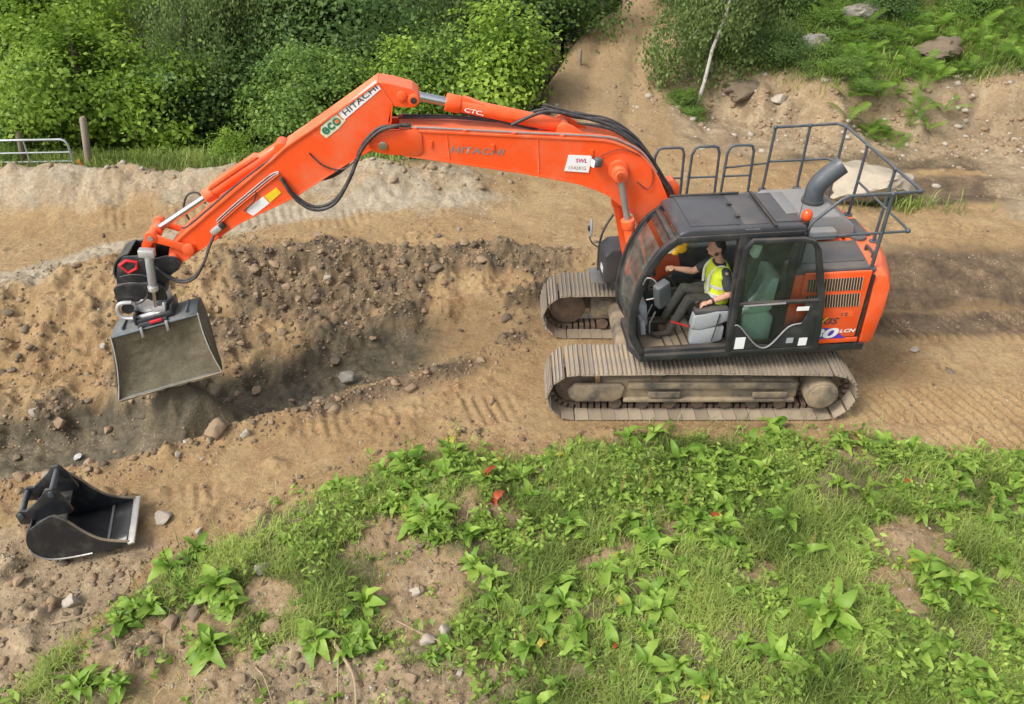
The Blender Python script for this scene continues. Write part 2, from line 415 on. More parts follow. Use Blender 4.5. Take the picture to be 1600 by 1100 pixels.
def H(x, y, Z=None):
    x = np.asarray(x, float); y = np.asarray(y, float)
    Z = Z or zones(x, y)
    gd, yn, D, t = Z['gd'], Z['yn'], Z['D'], Z['t']
    zb = 0.40
    tc = np.clip(t, 0, 1)
    z = -D * sstep(yn - 0.06, yn + 0.36, y + (Z['n2'] - .5) * .22)
    z = z + (zb + D) * (0.20 * tc + 0.28 * sstep(0.02, 0.14, tc + (Z['n2'] - .5) * .22) + 0.52 * sstep(0.25, 0.95, tc))
    # small bank of cast soil along the trench's near lip
    z = z + 0.07 * bell(y - yn + 0.12, 0.16) * sstep(0.2, -1.0, x) * (0.3 + 1.2 * Z['n2'])
    # grassy mound in front
    z = z + 0.12 * sstep(-0.1, 0.9, gd) + 0.02 * np.clip(gd, 0, 4) + sstep(0, .6, gd) * (fbm(x, y, 1.3, 4, 3) - 0.5) * 0.22
    # spoil ridge
    yc = np.interp(x, [-12, -5, -2.6, 0], [15.1, 15.15, 15.6, 15.8]); hr = np.interp(x, [-12, -4, -2.6, -1.2, 0.3], [0.55, 0.55, 0.5, 0.28, 0.0])
    w = np.where(y < yc, 0.85, 0.5)
    z = z + hr * bell(y - yc, w) * (0.55 + 0.9 * fbm(x, y, 1.4, 3, 8))
    # behind: woodland floor, path up the hill, right-hand bank
    beyond = np.clip(y - 16, 0, 34)
    pl = np.interp(y, PLY, PLX); pr = np.interp(y, PRY, PRX)
    ft = np.interp(x, FTX, FTY) + (fbm(x, y, 0.9, 3, 23) - .5) * 1.3
    zh = 0.95 * sstep(ft, ft + 1.25, y) + 0.24 * np.clip(y - ft - 1.1, 0, 28)
    right = sstep(-0.2, 0.9, x - pr)
    zp = 0.12 * beyond
    zl = -1.25 * sstep(16.3, 20.5, y) * sstep(0.6, -2.2, x - pl) + 0.06 * np.clip(y - 24, 0, 30)
    inp = sstep(-0.8, 0.3, x - pl)
    z = z + (zl * (1 - inp) + zp * inp) * (1 - right) + np.maximum(zh, 0) * right
    # roughness of the soil
    rubn = np.abs(fbm(x, y, 3.2, 4, 31, 0.6) - .5) * 2
    z = z + Z['rub'] * (0.24 * (0.5 - rubn) + 0.14 * (fbm(x, y, 8.0, 3, 57, .6) - .5))
    bankr = sstep(0.02, 0.2, t) * sstep(1.15, 0.9, t) * sstep(1.5, 0.5, x)
    z = z + bankr * (0.34 * (fbm(x, y, 1.5, 4, 63, .55) - .5))
    lump = np.abs(fbm(x, y, 2.1, 3, 77, .6) - .5) * 2
    z = z + bankr * 0.24 * (0.4 - lump) + bankr * 0.10 * (fbm(x, y, 6.0, 3, 101, .65) - .5)
    z = z + Z['ridge'] * 0.24 * (fbm(x, y, 2.6, 4, 97, .6) - .5)
    far = sstep(16.0, 17.5, y)
    z = z + far * 0.35 * (fbm(x, y, 0.9, 5, 41, .55) - .5) * (1 - 0.6 * inp * (1 - right))
    z = z + (0.06 * (fbm(x, y, 0.7, 3, 2) - .5) + 0.050 * (fbm(x, y, 5.0, 4, 12, .6) - .5)) * (1 - 0.5 * Z['wet'])
    clod = np.maximum(fbm(x, y, 11.0, 2, 88, .6) - .55, 0)
    z = z + (0.16 * clod) * (0.25 + 0.75 * sstep(.5, .6, Z['n'])) * (1 - Z['wet']) * sstep(14.5, 13.5, y)
    # stepped earth bank and ruts right of the machine
    rb = sstep(4.4, 5.4, x)
    z = z + rb * (0.22 * (fbm(x, y, 2.2, 4, 131, .6) - .5) * bell(y - 12.2, .8) + 0.14 * (fbm(x, y, 1.6, 4, 137, .6) - .5) * sstep(13.0, 14.0, y) * sstep(18, 16.5, y) - 0.07 * bell(y - 15.3, .35) - 0.05 * bell(y - 16.6, .3))
    z = z + 0.09 * Z['wet'] * (fbm(x, y, 4.5, 4, 149, .65) - .5) * 2
    mid = (pl + pr) / 2
    z = z - 0.11 * (bell(x - mid + .55, .22) + bell(x - mid - .55, .22)) * sstep(16.8, 18.5, y) * (0.5 + Z['n'])
    # firm level strip under the tracks, muck heap under the bucket
    lev = sstep(8.45, 8.7, y) * sstep(11.7, 11.45, y) * sstep(0.0, 0.5, x) * sstep(5.1, 4.7, x)
    z = z * (1 - 0.85 * lev) - 0.03 * lev
    z = z + 1.05 * np.exp(-((x + 4.66) / 0.72) ** 2 - ((y - 9.02) / 0.40) ** 2) * (0.7 + 0.6 * Z['n2'])
    # track prints pressed into the soft ground
    for (y0, sl, w0, x0, x1, ph, am) in ((8.62, 0.10, 0.30, -3.3, 0.4, 0, .045), (9.05, -0.02, 0.36, 4.8, 9.4, .4, .085), (8.35, -0.03, 0.25, 5.4, 9.0, .2, .08), (11.05, 0.0, 0.38, 4.7, 9.8, .7, .11), (7.3, 0.12, 0.26, -6.4, -3.3, .1, .04), (14.05, 0.03, .3, -8, -2, .3, .03)):
        yc2 = y0 + sl * (x - max(x0, -3.3))
        u = y - yc2
        m = sstep(w0 * 1.15, w0 * 0.85, np.abs(u)) * sstep(x0, x0 + .8, x) * sstep(x1, x1 - .8, x) * sstep(.25, .5, fbm(x, y, 0.9, 2, 19))
        s = np.abs((((x + u * 0.35 + 0.05 * Z['n2']) / 0.165 + ph) % 1.0) - .5) * 2
        z = z + m * am * (sstep(.25, .55, s) - .75)
    return z


def axis_pts(segs):
    out = []
    for a, b, st in segs:
        n = max(1, int(round((b - a) / st)))
        out += list(np.linspace(a, b, n, endpoint=False))
    out.append(segs[-1][1])
    return np.array(out)
gx = axis_pts([(-400, -60, 40), (-60, -20, 4), (-20, -12.2, .3), (-12.2, -9, .06), (-9, 9, .032), (9, 12.2, .06), (12.2, 20, .3), (20, 60, 4), (60, 400, 40)])
gy = axis_pts([(-300, -20, 40), (-20, 2, 2), (2, 4.2, .12), (4.2, 14, .032), (14, 17, .05), (17, 22, .075), (22, 34, .15), (34, 60, 1.5), (60, 400, 30)])
GX, GY = np.meshgrid(gx, gy)
fx_, fy_ = GX.ravel(), GY.ravel()
ZN = zones(fx_, fy_)
GZ = H(fx_, fy_, ZN)
nx_, ny_ = len(gx), len(gy)
GRID = GZ.reshape(ny_, nx_)
def hz(x, y):
    i = min(max(int(np.searchsorted(gx, x)) - 1, 0), nx_ - 2); j = min(max(int(np.searchsorted(gy, y)) - 1, 0), ny_ - 2)
    u = (x - gx[i]) / (gx[i + 1] - gx[i]); v = (y - gy[j]) / (gy[j + 1] - gy[j])
    return float((GRID[j, i] * (1 - u) + GRID[j, i + 1] * u) * (1 - v) + (GRID[j + 1, i] * (1 - u) + GRID[j + 1, i + 1] * u) * v)
gm = bpy.data.meshes.new('ground')
gm.vertices.add(nx_ * ny_)
gm.vertices.foreach_set('co', np.stack([fx_, fy_, GZ], 1).ravel().astype(np.float32))
ii = (np.arange(ny_ - 1)[:, None] * nx_ + np.arange(nx_ - 1)[None, :]).ravel()
quads = np.stack([ii, ii + 1, ii + nx_ + 1, ii + nx_], 1).astype(np.int32)
gm.loops.add(quads.size); gm.loops.foreach_set('vertex_index', quads.ravel())
gm.polygons.add(len(quads)); gm.polygons.foreach_set('loop_start', np.arange(0, quads.size, 4, dtype=np.int32))
gm.polygons.foreach_set('use_smooth', np.ones(len(quads), dtype=bool))
gm.update(calc_edges=True)
farveg = sstep(16.3, 17.3, fy_) * (1 - sstep(-.5, .1, fx_ - np.interp(fy_, PLY, PLX)) * (1 - sstep(-.1, .6, fx_ - np.interp(fy_, PRY, PRX))))
bankface = sstep(16.5, 17.5, fy_) * (1 - sstep(1.0, 1.7, fy_ - np.interp(fx_, FTX, FTY) - (ZN['n'] - .5) * 1.6)) * sstep(3.0, 4.2, fx_)
bankface = np.maximum(bankface, sstep(19.6, 19.0, fy_) * sstep(9.3, 10.2, fx_ + (ZN['n'] - .5)) )
farveg = farveg * (1 - bankface)
for an, chans in (('zone_a', (np.maximum(ZN['grass'], farveg), ZN['rub'], ZN['grav'], ZN['wet'])), ('zone_b', (ZN['mud'], np.maximum(ZN['top'], np.maximum(bankface * (.4 + .7 * ZN['n']), .40 * sstep(16.2, 18, fy_) * (1 - farveg))), ZN['ridge'], np.ones_like(fx_)))):
    ca = gm.color_attributes.new(an, 'FLOAT_COLOR', 'POINT')
    ca.data.foreach_set('color', np.stack(chans, 1).ravel().astype(np.float32))

def ground_material():
    m, nt, b = nodes_of('bare_soil')
    A = nt.nodes.new('ShaderNodeVertexColor'); A.layer_name = 'zone_a'
    B = nt.nodes.new('ShaderNodeVertexColor'); B.layer_name = 'zone_b'
    sa = nt.nodes.new('ShaderNodeSeparateColor'); nt.links.new(A.outputs[0], sa.inputs[0])
    sb = nt.nodes.new('ShaderNodeSeparateColor'); nt.links.new(B.outputs[0], sb.inputs[0])
    n_big = noise(nt, 0.55, 3, 0.6); n_mid = noise(nt, 2.6, 4, 0.65); n_fine = noise(nt, 17, 4, 0.7); n_peb = noise(nt, 60, 1, 0.6)
    tan = mixc(nt, ramp(nt, n_big, .35, .65), (0.258, 0.172, 0.082), (0.335, 0.238, 0.122))
    tan = mixc(nt, ramp(nt, n_mid, .45, .75), tan, (0.225, 0.132, 0.062))
    rub = mixc(nt, ramp(nt, n_mid, .35, .65), (0.085, 0.068, 0.044), (0.215, 0.150, 0.084))
    grav = mixc(nt, ramp(nt, n_mid, .3, .7), (0.25, 0.208, 0.142), (0.38, 0.325, 0.235))
    wet = mixc(nt, ramp(nt, n_mid, .35, .7), (0.066, 0.055, 0.033), (0.140, 0.110, 0.064))
    mud = mixc(nt, ramp(nt, n_mid, .35, .65), (0.080, 0.056, 0.035), (0.165, 0.115, 0.068))
    top = mixc(nt, ramp(nt, n_mid, .35, .65), (0.205, 0.148, 0.088), (0.325, 0.252, 0.158))
    gro = mixc(nt, ramp(nt, n_mid, .35, .65), (0.105, 0.095, 0.045), (0.20, 0.165, 0.09))
    def soft(mask):   # ragged zone borders
        mm = nt.nodes.new('ShaderNodeMath'); mm.operation = 'ADD'
        ms = nt.nodes.new('ShaderNodeMath'); ms.operation = 'MULTIPLY_ADD'; ms.inputs[1].default_value = 0.8; ms.inputs[2].default_value = -0.4
        nt.links.new(n_fine, ms.inputs[0]); nt.links.new(mask, mm.inputs[0]); nt.links.new(ms.outputs[0], mm.inputs[1])
        return ramp(nt, mm.outputs[0], .25, .72)
    c = mixc(nt, soft(sb.outputs[0]), tan, mud)
    c = mixc(nt, soft(sa.outputs[2]), c, grav)
    c = mixc(nt, soft(sa.outputs[1]), c, rub)
    c = mixc(nt, soft(sb.outputs[1]), c, top)
    c = mixc(nt, soft(sa.outputs[0]), c, gro)
    c = mixc(nt, soft(A.outputs[1]), c, wet)
    sp = ramp(nt, n_fine, .28, .72, (.72, .71, .70), (1.22, 1.22, 1.22))
    c = mixc(nt, 1.0, c, sp, 'MULTIPLY')
    v = nt.nodes.new('ShaderNodeTexVoronoi'); v.inputs['Scale'].default_value = 26; v.inputs['Randomness'].default_value = 1.0
    tc = nt.nodes.new('ShaderNodeTexCoord'); nt.links.new(tc.outputs['Object'], v.inputs['Vector'])
    pebm = nt.nodes.new('ShaderNodeMath'); pebm.operation = 'MULTIPLY'
    nt.links.new(ramp(nt, v.outputs['Distance'], .16, .24, (1, 1, 1), (0, 0, 0)), pebm.inputs[0])
    nt.links.new(ramp(nt, n_mid, .52, .6), pebm.inputs[1])
    c = mixc(nt, pebm.outputs[0], c, (0.38, 0.32, 0.23))
    nt.links.new(c, b.inputs['Base Color'])
    nt.links.new(ramp(nt, A.outputs[1], 0.3, 0.9, (.95,) * 3, (.55,) * 3), b.inputs['Roughness'])
    b.inputs['Specular IOR Level'].default_value = 0.3
    hsum = nt.nodes.new('ShaderNodeMath'); hsum.operation = 'MULTIPLY_ADD'; hsum.inputs[1].default_value = 0.35
    nt.links.new(n_peb, hsum.inputs[0]); nt.links.new(n_fine, hsum.inputs[2])
    bump(nt, b, hsum.outputs[0], 0.75, 0.03)
    return m
ground = link('ground', gm, None, ground_material())
tag(ground, 'tan bare soil of the dig site rising to a wooded bank', None, None, 'structure')
# ------------------------------------------------------------------ the excavator
OX, OY = 2.6, 10.05
YAW = R(5.4)
EZ = 0.015
exc = empty('excavator', (OX, OY, EZ))
tag(exc, 'orange tracked excavator with black cab digging at the trench', 'excavator')

def up(o):
    o.rotation_euler = (0, 0, YAW); return o

# ---- undercarriage
def track_path(n):
    """points and tangents along the shoe loop in xz; top runs to the front (-x)"""
    rr, half, zc = 0.345, 1.715, 0.375
    segs = []
    Ls = 2 * half; La = math.pi * rr; tot = 2 * Ls + 2 * La
    out = []
    for i in range(n):
        s = tot * (i + .5) / n
        if s < Ls:
            x = half - s; f = (x / half)
            out.append((x, zc + rr + 0.022 * (1 - f * f), -1, 0.02 * f))
        elif s < Ls + La:
            a = (s - Ls) / rr
            out.append((-half - rr * math.sin(a), zc + rr * math.cos(a), -math.cos(a), -math.sin(a)))
        elif s < 2 * Ls + La:
            out.append((-half + (s - Ls - La), zc - rr, 1, 0))
        else:
            a = (s - 2 * Ls - La) / rr
            out.append((half + rr * math.sin(a), zc - rr * math.cos(a), math.cos(a), math.sin(a)))
    return out

shoe = MB()
shoe.prism([(-.088, 0), (.088, 0), (.094, .010), (-.094, .014)], -.35, .35)
for gx_, gh in ((-.072, .040), (-.008, .034), (.056, .034)):
    shoe.prism([(gx_ - .013, .010), (gx_ + .013, .010), (gx_ + .008, gh), (gx_ - .008, gh)], -.345, .345)
shoe_o = shoe.build('shoe', TRACK, None, smooth=0)
shoe_me = shoe_o.data
bpy.data.objects.remove(shoe_o)
shoe_me.materials.clear(); shoe_me.materials.append(TRACK)
shoe_me.materials.append(paint('worn_grouser_edge', (.40, .38, .35), .42, .6, (.32, .25, .16), metal=.4, dscale=5))
for p_ in shoe_me.polygons:
    if p_.center.z > .030: p_.material_index = 1

for side, ycen in (('near', -0.995), ('far', 0.995)):
    sg = -1 if ycen < 0 else 1
    P = track_path(96)
    chain = MB()
    for (x, z, tx, tz) in P:
        chain.box((x, ycen, z), (.118, .205, .07), Euler((0, -math.atan2(tz, tx), 0)))
    track = chain.build('track', LINK, exc)
    track['label'] = 'near crawler track caked in pale mud' if sg < 0 else 'far crawler track with only its front end in view'
    for (x, z, tx, tz) in track_path(48):
        s = bpy.data.objects.new('shoe', shoe_me)
        COL.objects.link(s); s.parent = track
        X = Vector((tx, 0, tz)).normalized(); Y = Vector((0, 1, 0))
        Zo = Vector((tz, 0, -tx)).normalized()      # outward
        if Zo.dot(Vector((x, 0, z - .375))) < 0: Zo = -Zo
        Y = Zo.cross(X)
        M = Matrix((X, Y, Zo)).transposed().to_4x4()
        j = Euler((random.uniform(-.01, .01), random.uniform(-.02, .02), 0)).to_matrix().to_4x4()
        M.translation = Vector((x, ycen, z)) + Zo * 0.036
        s.matrix_local = M @ j
    # side frame
    yo = ycen + sg * 0.20
    fr = MB()
    fr.prism([(-1.30, .24), (-1.36, .34), (-1.33, .50), (-1.15, .575), (1.22, .575), (1.36, .50), (1.36, .26), (1.28, .22)], ycen - .17, ycen + .17)
    frame = fr.build('track_frame', TRACKF, exc, bevel=.02)
    MB().prism([(-1.80, .28), (-1.84, .40), (-1.74, .50), (-1.10, .52), (-1.04, .46), (-1.08, .27), (-1.2, .21), (-1.72, .21)], yo - .03, yo + .05).build('idler_guard', TRACKF, frame, bevel=.025)
    MB().span(-1.0, 1.30, yo - .03, yo + .03, .44, .54).build('side_rib', TRACKF, frame, bevel=.012)
    MB().span(-1.05, 1.33, yo - .03, yo + .045, .205, .26).build('lower_rib', TRACKF, frame, bevel=.012)
    MB().span(-.72, -.28, yo + sg * .03, yo + sg * .05, .30, .40).build('step', TRACKF, frame, bevel=.01)
    MB().span(.72, 1.20, yo + sg * .03, yo + sg * .05, .30, .40).build('step', TRACKF, frame, bevel=.01)
    for xx in (-.62, .62):
        MB().cyl((xx, ycen - .12, .63), (xx, ycen + .22 * sg + .0, .63), .065, n=14).build('carrier_roller', LINK, frame)
    for k in range(7):
        xx = -1.15 + k * .385
        MB().cyl((xx, ycen - .16, .13), (xx, ycen + .16, .13), .088, n=16).build('roller', LINK, frame)
    MB().cyl((-1.715, ycen - .07, .375), (-1.715, ycen + .07, .375), .285, n=28).build('idler', LINK, exc, bevel=.015)
    sp = MB().cyl((1.715, ycen - .05, .375), (1.715, ycen + .05, .375), .27, n=28)
    for k in range(20):
        a = 2 * math.pi * k / 20
        sp.box((1.715 + .285 * math.cos(a), ycen, .375 + .285 * math.sin(a)), (.05, .07, .05), (0, -a, 0))
    sprocket = sp.build('sprocket', LINK, exc)
    hub = MB().cyl((1.66, ycen, .375), (1.66, ycen + sg * .30, .375), .225, n=32)
    hub.cyl((1.66, ycen + sg * .30, .375), (1.66, ycen + sg * .325, .375), .19, n=32)
    hub.build('final_drive', TRACKF, sprocket, bevel=.012)

cb = MB().span(-.75, .75, -.84, .84, .42, .74)
cb.prism([(-1.1, .40), (-.5, .40), (-.5, .62), (-1.05, .58)], -.9, .9).prism([(1.1, .40), (.5, .40), (.5, .62), (1.05, .58)], -.9, .9)
cb.build('car_body', TRACKF, exc, bevel=.03)
MB().cyl((0, 0, .72), (0, 0, .99), .62, n=40).build('slewing_ring', LINK, exc, bevel=.01)

# ---- upper structure
deck = MB().prism([(-1.12, -.95), (-1.02, -1.22), (2.05, -1.22), (2.30, -.8), (2.38, 0), (2.30, .8), (2.05, 1.22), (-1.02, 1.22), (-1.15, .9), (-.95, .5), (-.95, -.25), (-1.1, -.3)], .965, 1.075, 'xy')
deck = up(deck.build('deck_frame', BLACK, exc, bevel=.012))

# counterweight: rounded tail in plan
def tail(x0, rad, ylim, n=16):
    a1 = math.asin(ylim / rad)
    pts = [(x0, -ylim)]
    for i in range(n + 1):
        a = -a1 + 2 * a1 * i / n
        pts.append((rad * math.cos(a), rad * math.sin(a)))
    pts.append((x0, ylim))
    return pts
cw = MB()
lv = [(1.02, 2.40, 1.16, 2.0), (1.12, 2.47, 1.22, 1.975), (1.62, 2.50, 1.235, 1.96), (1.95, 2.49, 1.225, 1.94), (2.10, 2.42, 1.18, 1.93), (2.17, 2.33, 1.10, 1.93)]
rings = []
for (z, rad, yl, x0) in lv:
    rings.append([(x, y, z) for x, y in tail(x0, rad, yl)])
n = len(rings[0])
vs = [p for r_ in rings for p in r_]
fs = []
for j in range(len(rings) - 1):
    for i in range(n):
        i2 = (i + 1) % n
        fs.append((j * n + i, j * n + i2, (j + 1) * n + i2, (j + 1) * n + i))
fs.append(tuple(range(n - 1, -1, -1))); fs.append(tuple((len(rings) - 1) * n + i for i in range(n)))
cw.add(vs, fs)
cweight = up(cw.build('counterweight', ORANGE, exc, bevel=.012, smooth=30))
MB().span(2.12, 2.30, -.25, .25, 2.165, 2.19).build('filler_recess', CHAR, cweight, bevel=.01)
for yy in (-.72, .72):
    t_ = MB().tube([(2.06, yy - .10, 2.16), (2.06, yy - .10, 2.24), (2.06, yy + .10, 2.24), (2.06, yy + .10, 2.16)], .022, 10)
    t_.build('lifting_eye', CHAR, cweight)
MB().cyl((2.10, -.28, 2.17), (2.10, -.28, 2.215), .11, n=24).build('cap', DARKHOOD, cweight, bevel=.01)

# engine house, near side door with two rows of louvres
eh = MB().prism([(.86, 1.10), (1.915, 1.10), (1.90, 2.17), (.86, 2.17)], -1.20, -.2)
house = up(eh.build('engine_house', ORANGE, exc, bevel=.03, seg=3))
up(MB().prism([(.86, 1.10), (1.915, 1.10), (1.90, 2.17), (.86, 2.17)], -.2, 1.2).build('pump_house', CHAR, exc, bevel=.03))
dpan = MB().prism([(.98, 1.20), (1.885, 1.20), (1.87, 2.22), (.98, 2.22)], -1.235, -1.195)
door_e = up(dpan.build('side_door', ORANGE, exc, bevel=.02, seg=3))
MB().span(.90, 1.93, -1.232, -1.21, 1.115, 1.19).build('lower_skirt', ORANGE, door_e, bevel=.008)
up(MB().prism([(1.90, 1.03), (1.945, 1.03), (1.925, 2.15), (1.88, 2.15)], -1.225, -1.19).build('gap_strip', RUBBER, exc))  # black strip painting in the shaded gap before the counterweight
def lou(x0, x1, z0, z1, lean, n):
    for i in range(n):
        f = i / (n - 1); x = x0 + (x1 - x0) * f
        m = MB().prism([(x - .011 + lean, z0), (x + .011 + lean, z0), (x + .011, z1), (x - .011, z1)], -1.2425, -1.22)
        m.build('louvre_slot', RUBBER, door_e)
        MB().prism([(x + .011 + lean, z0), (x + .018 + lean, z0), (x + .018, z1), (x + .011, z1)], -1.247, -1.22).build('louvre_lip', LOUV, door_e)
LOUV = paint('louvre_edge', (0.62, 0.42, 0.26), 0.5)
lou(1.05, 1.74, 1.95, 2.135, 0.02, 20)
lou(1.08, 1.76, 1.70, 1.895, 0.03, 20)

# bonnet panels
up(MB().prism([(.88, -1.17), (1.86, -1.17), (1.98, -.45), (.88, -.45)], 2.16, 2.245, 'xy').build('side_bonnet', DARKHOOD, exc, bevel=.025))
up(MB().prism([(.90, -1.02), (1.84, -1.02), (1.86, -.99), (.90, -.99)], 2.240, 2.254, 'xy').build('bonnet_rib', CHAR, exc))
bon = MB()
bon.prism([(.92, 2.17), (.92, 2.47), (1.0, 2.52), (1.78, 2.52), (2.02, 2.36), (2.06, 2.17)], -.28, .62)
bonnet = up(bon.build('engine_bonnet', GREYHOOD, exc, bevel=.03, seg=3))
MB().span(1.02, 1.22, .15, .34, 2.522, 2.526).build('warning_sticker', YELLOW, bonnet)
MB().span(1.30, 1.70, -.45, -.29, 2.25, 2.38).build('latch_box', GREYHOOD, bonnet, bevel=.02)
up(MB().span(.92, 2.0, .62, 1.16, 2.16, 2.24).build('far_bonnet', DARKHOOD, exc, bevel=.03))
# exhaust elbow
ex_pts = [Vector(p) for p in ((1.56, .16, 2.50), (1.56, .16, 2.60), (1.565, .16, 2.72), (1.60, .16, 2.80), (1.68, .16, 2.89), (1.80, .16, 3.00), (1.86, .16, 3.05))]
ex = MB().tube(ex_pts, .130, 24, cap=False)
ex.tube(ex_pts[::-1], .122, 24, cap=False)
exh = up(ex.build('exhaust_stack', RAIL, exc, smooth=50))
MB().cyl((1.56, .16, 2.50), (1.56, .16, 2.57), .150, n=24).build('exhaust_collar', CHAR, exh, bevel=.008)
MB().cyl(ex_pts[-3], ex_pts[-2], .121, n=20).build('exhaust_bore', RUBBER, exh)

# right-hand side: tanks and tool box beyond the boom
up(MB().span(-.80, .84, .62, 1.21, 1.08, 1.66).build('fuel_tank', CHAR, exc, bevel=.05, seg=3))
tb = up(MB().prism([(-1.17, 1.06), (-.84, 1.06), (-.84, 1.62), (-1.06, 1.62), (-1.17, 1.52)], .66, 1.12).build('tool_box', CHAR, exc, bevel=.03))
MB().span(-1.176, -1.168, .74, .90, 1.20, 1.30).build('lamp', WHITE, tb)
up(MB().span(-1.30, -1.02, .80, 1.22, .985, 1.01).build('step_plate', DULLSTEEL, exc))
mir = up(MB().tube(spline([(-1.16, 1.16, 1.02), (-1.16, 1.16, 1.45), (-1.10, 1.16, 1.72), (-.98, 1.16, 1.95)], 5), .018, 8).build('mirror_stay', RAIL, exc))
MB().tube(spline([(-1.16, 1.16, 1.40), (-1.28, 1.14, 1.50), (-1.33, 1.13, 1.62)], 4), .011, 8).build('mirror_bracket', RAIL, mir)
MB().sphere((-1.315, 1.12, 1.76), (.022, .085, .15), 16, 10).build('mirror', GREYPLASTIC, mir)
MB().sphere((-1.335, 1.12, 1.76), (.03, .04, .05), 10, 8).build('mirror_back', RUBBER, mir)
# three hoop grab rails
for (xa, xb, tilt) in ((-.47, -.02, .0), (.07, .50, .03), (.59, 1.01, .03)):
    zt = 2.97
    pts = [(xa + .02, 1.15, 1.60), (xa + .03, 1.15, zt - .12), (xa + .07, 1.15, zt - .02), (xa + .13, 1.15, zt), (xb - .09, 1.15, zt), (xb - .03, 1.15, zt - .02), (xb, 1.15, zt - .10), (xb + .04, 1.15, 1.60)]
    hr_ = up(MB().tube(pts, .0205, 10).build('grab_rail', RAIL, exc))
    MB().tube([(xa + .03, 1.15, 2.50), (xb + .01, 1.15, 2.50)], .016, 8).build('cross_bar', RAIL, hr_)
# guard rail round the rear deck
g = up(MB().tube([(1.27, 1.20, 2.22), (1.29, 1.20, 3.20)], .021, 10).build('guard_rail', RAIL, exc))
tag(g, 'dark grey tube guard rail around the rear deck')
def gr(name, pts, r_=.0205): return MB().tube(pts, r_, 10).build(name, RAIL, g)
gr('top_rail', [(1.29, 1.20, 3.20), (1.80, 1.20, 3.21), (2.20, 1.20, 3.22)] )
gr('top_rail', [(2.20, 1.20, 3.22), (2.29, 1.10, 3.215), (2.29, -.98, 3.22)])
gr('top_rail', [(2.29, -.98, 3.22), (2.26, -1.10, 3.225), (1.38, -1.10, 3.205), (1.28, -1.10, 3.16), (.985, -1.10, 2.88), (.955, -1.10, 2.80), (.95, -1.10, 2.25)])
gr('post', [(1.80, 1.20, 2.24), (1.80, 1.20, 3.21)])
gr('post', [(2.27, 1.08, 2.10), (2.28, 1.08, 3.21)])
gr('post', [(2.27, .40, 2.15), (2.285, .40, 3.21)])
gr('post', [(2.27, -.40, 2.15), (2.285, -.40, 3.21)])
gr('post', [(1.915, -1.10, 2.17), (1.915, -1.10, 3.21)], .024)
gr('mid_rail', [(1.28, 1.20, 2.68), (2.18, 1.20, 2.69), (2.26, 1.10, 2.69)], .017)
gr('mid_rail', [(2.275, .40, 2.69), (2.275, -1.0, 2.69)], .017)
gr('mid_rail', [(2.275, -1.0, 2.69), (2.25, -1.10, 2.69), (.955, -1.10, 2.665)], .017)
gr('mid_rail', [(.60, 1.17, 2.62), (1.28, 1.20, 2.66)], .014)
for (x, y, z) in ((1.915, -1.10, 2.17), (2.27, .40, 2.165), (2.27, -.40, 2.165), (1.27, 1.2, 2.23), (1.8, 1.2, 2.24)):
    MB().cyl((x, y, z - .02), (x, y, z + .02), .06, n=14).build('foot', RAIL, g)
for (x, y, z) in ((1.29, 1.2, 3.2), (1.8, 1.2, 3.21), (2.285, 1.08, 3.215), (2.285, .4, 3.215), (2.285, -.4, 3.215), (2.27, -1.08, 3.222), (1.915, -1.1, 3.21), (2.26, -1.09, 2.69)):
    MB().sphere((x, y, z), .034, 10, 8).build('clamp', RAIL, g)
up(MB().span(.90, 1.96, -1.14, -1.06, 2.155, 2.20).build('rail_base', RAIL, exc, bevel=.01))

# ---- cab
YN, YF = -1.24, -.30
AP = [(-1.00, 1.10), (-1.15, 1.38), (-1.175, 1.62), (-1.16, 1.88), (-1.08, 2.24), (-.97, 2.48), (-.85, 2.66), (-.70, 2.775)]
AP = [tuple(p) for p in [(v.x, v.z) for v in spline([(x, 0, z) for x, z in AP], 3)]]
cabm = MB()
cabm.beam(AP, .095, YN, YN + .085)
cabm.beam([(-.74, 2.775), (.86, 2.795)], .085, YN + .004, YN + .08)
cabm.prism([(.13, 1.08), (.30, 1.08), (.17, 2.80), (.035, 2.80)], YN + .002, YN + .10)
cabm.prism([(.76, 1.08), (.86, 1.08), (.86, 2.79), (.76, 2.79)], YN + .006, YN + .09)
cabm.span(-1.02, .87, YN + .008, YN + .10, 1.055, 1.165)
# far side
cabm.beam(AP, .08, YF - .06, YF)
cabm.beam([(-.74, 2.775), (.86, 2.795)], .085, YF - .058, YF - .004)
cabm.prism([(.13, 1.08), (.30, 1.08), (.17, 2.80), (.035, 2.80)], YF - .056, YF - .002)
cabm.prism([(.76, 1.08), (.86, 1.08), (.86, 2.79), (.76, 2.79)], YF - .06, YF - .006)
cabm.span(-1.0, .87, YF - .052, YF - .008, 1.06, 1.55)
# front sill, front header, rear panel
cabm.span(-1.03, -.97, YN + .09, YF - .055, 1.06, 1.15)
cabm.span(-.80, -.72, YN + .082, YF - .06, 2.73, 2.785)
cabm.span(.80, .865, YN + .09, YF - .06, 1.06, 1.95)
cabm.span(.80, .865, YN + .09, YF - .06, 2.66, 2.78)
cabf = up(cabm.build('cab', BLACK, exc, bevel=.012))
tag(cabf, 'black operator cab with its door folded back')
# sill step running back under the folded door
up(MB().span(-.98, 1.36, -1.29, -1.225, 1.03, 1.115).build('side_step', BLACK, exc, bevel=.012))
MB().span(-.99, .80, YN + .10, YF - .06, 1.075, 1.105).build('floor', paint('cab_floor_mat', (0.20, 0.165, 0.115), .8, .6, (.33, .25, .16), dscale=5), cabf)
for k in range(12):
    MB().span(-.72 + k * .055, -.70 + k * .055, YN + .13, YF - .12, 1.106, 1.118).build('mat_rib', RUBBER if k % 3 else DULLSTEEL, cabf) if k % 2 else None
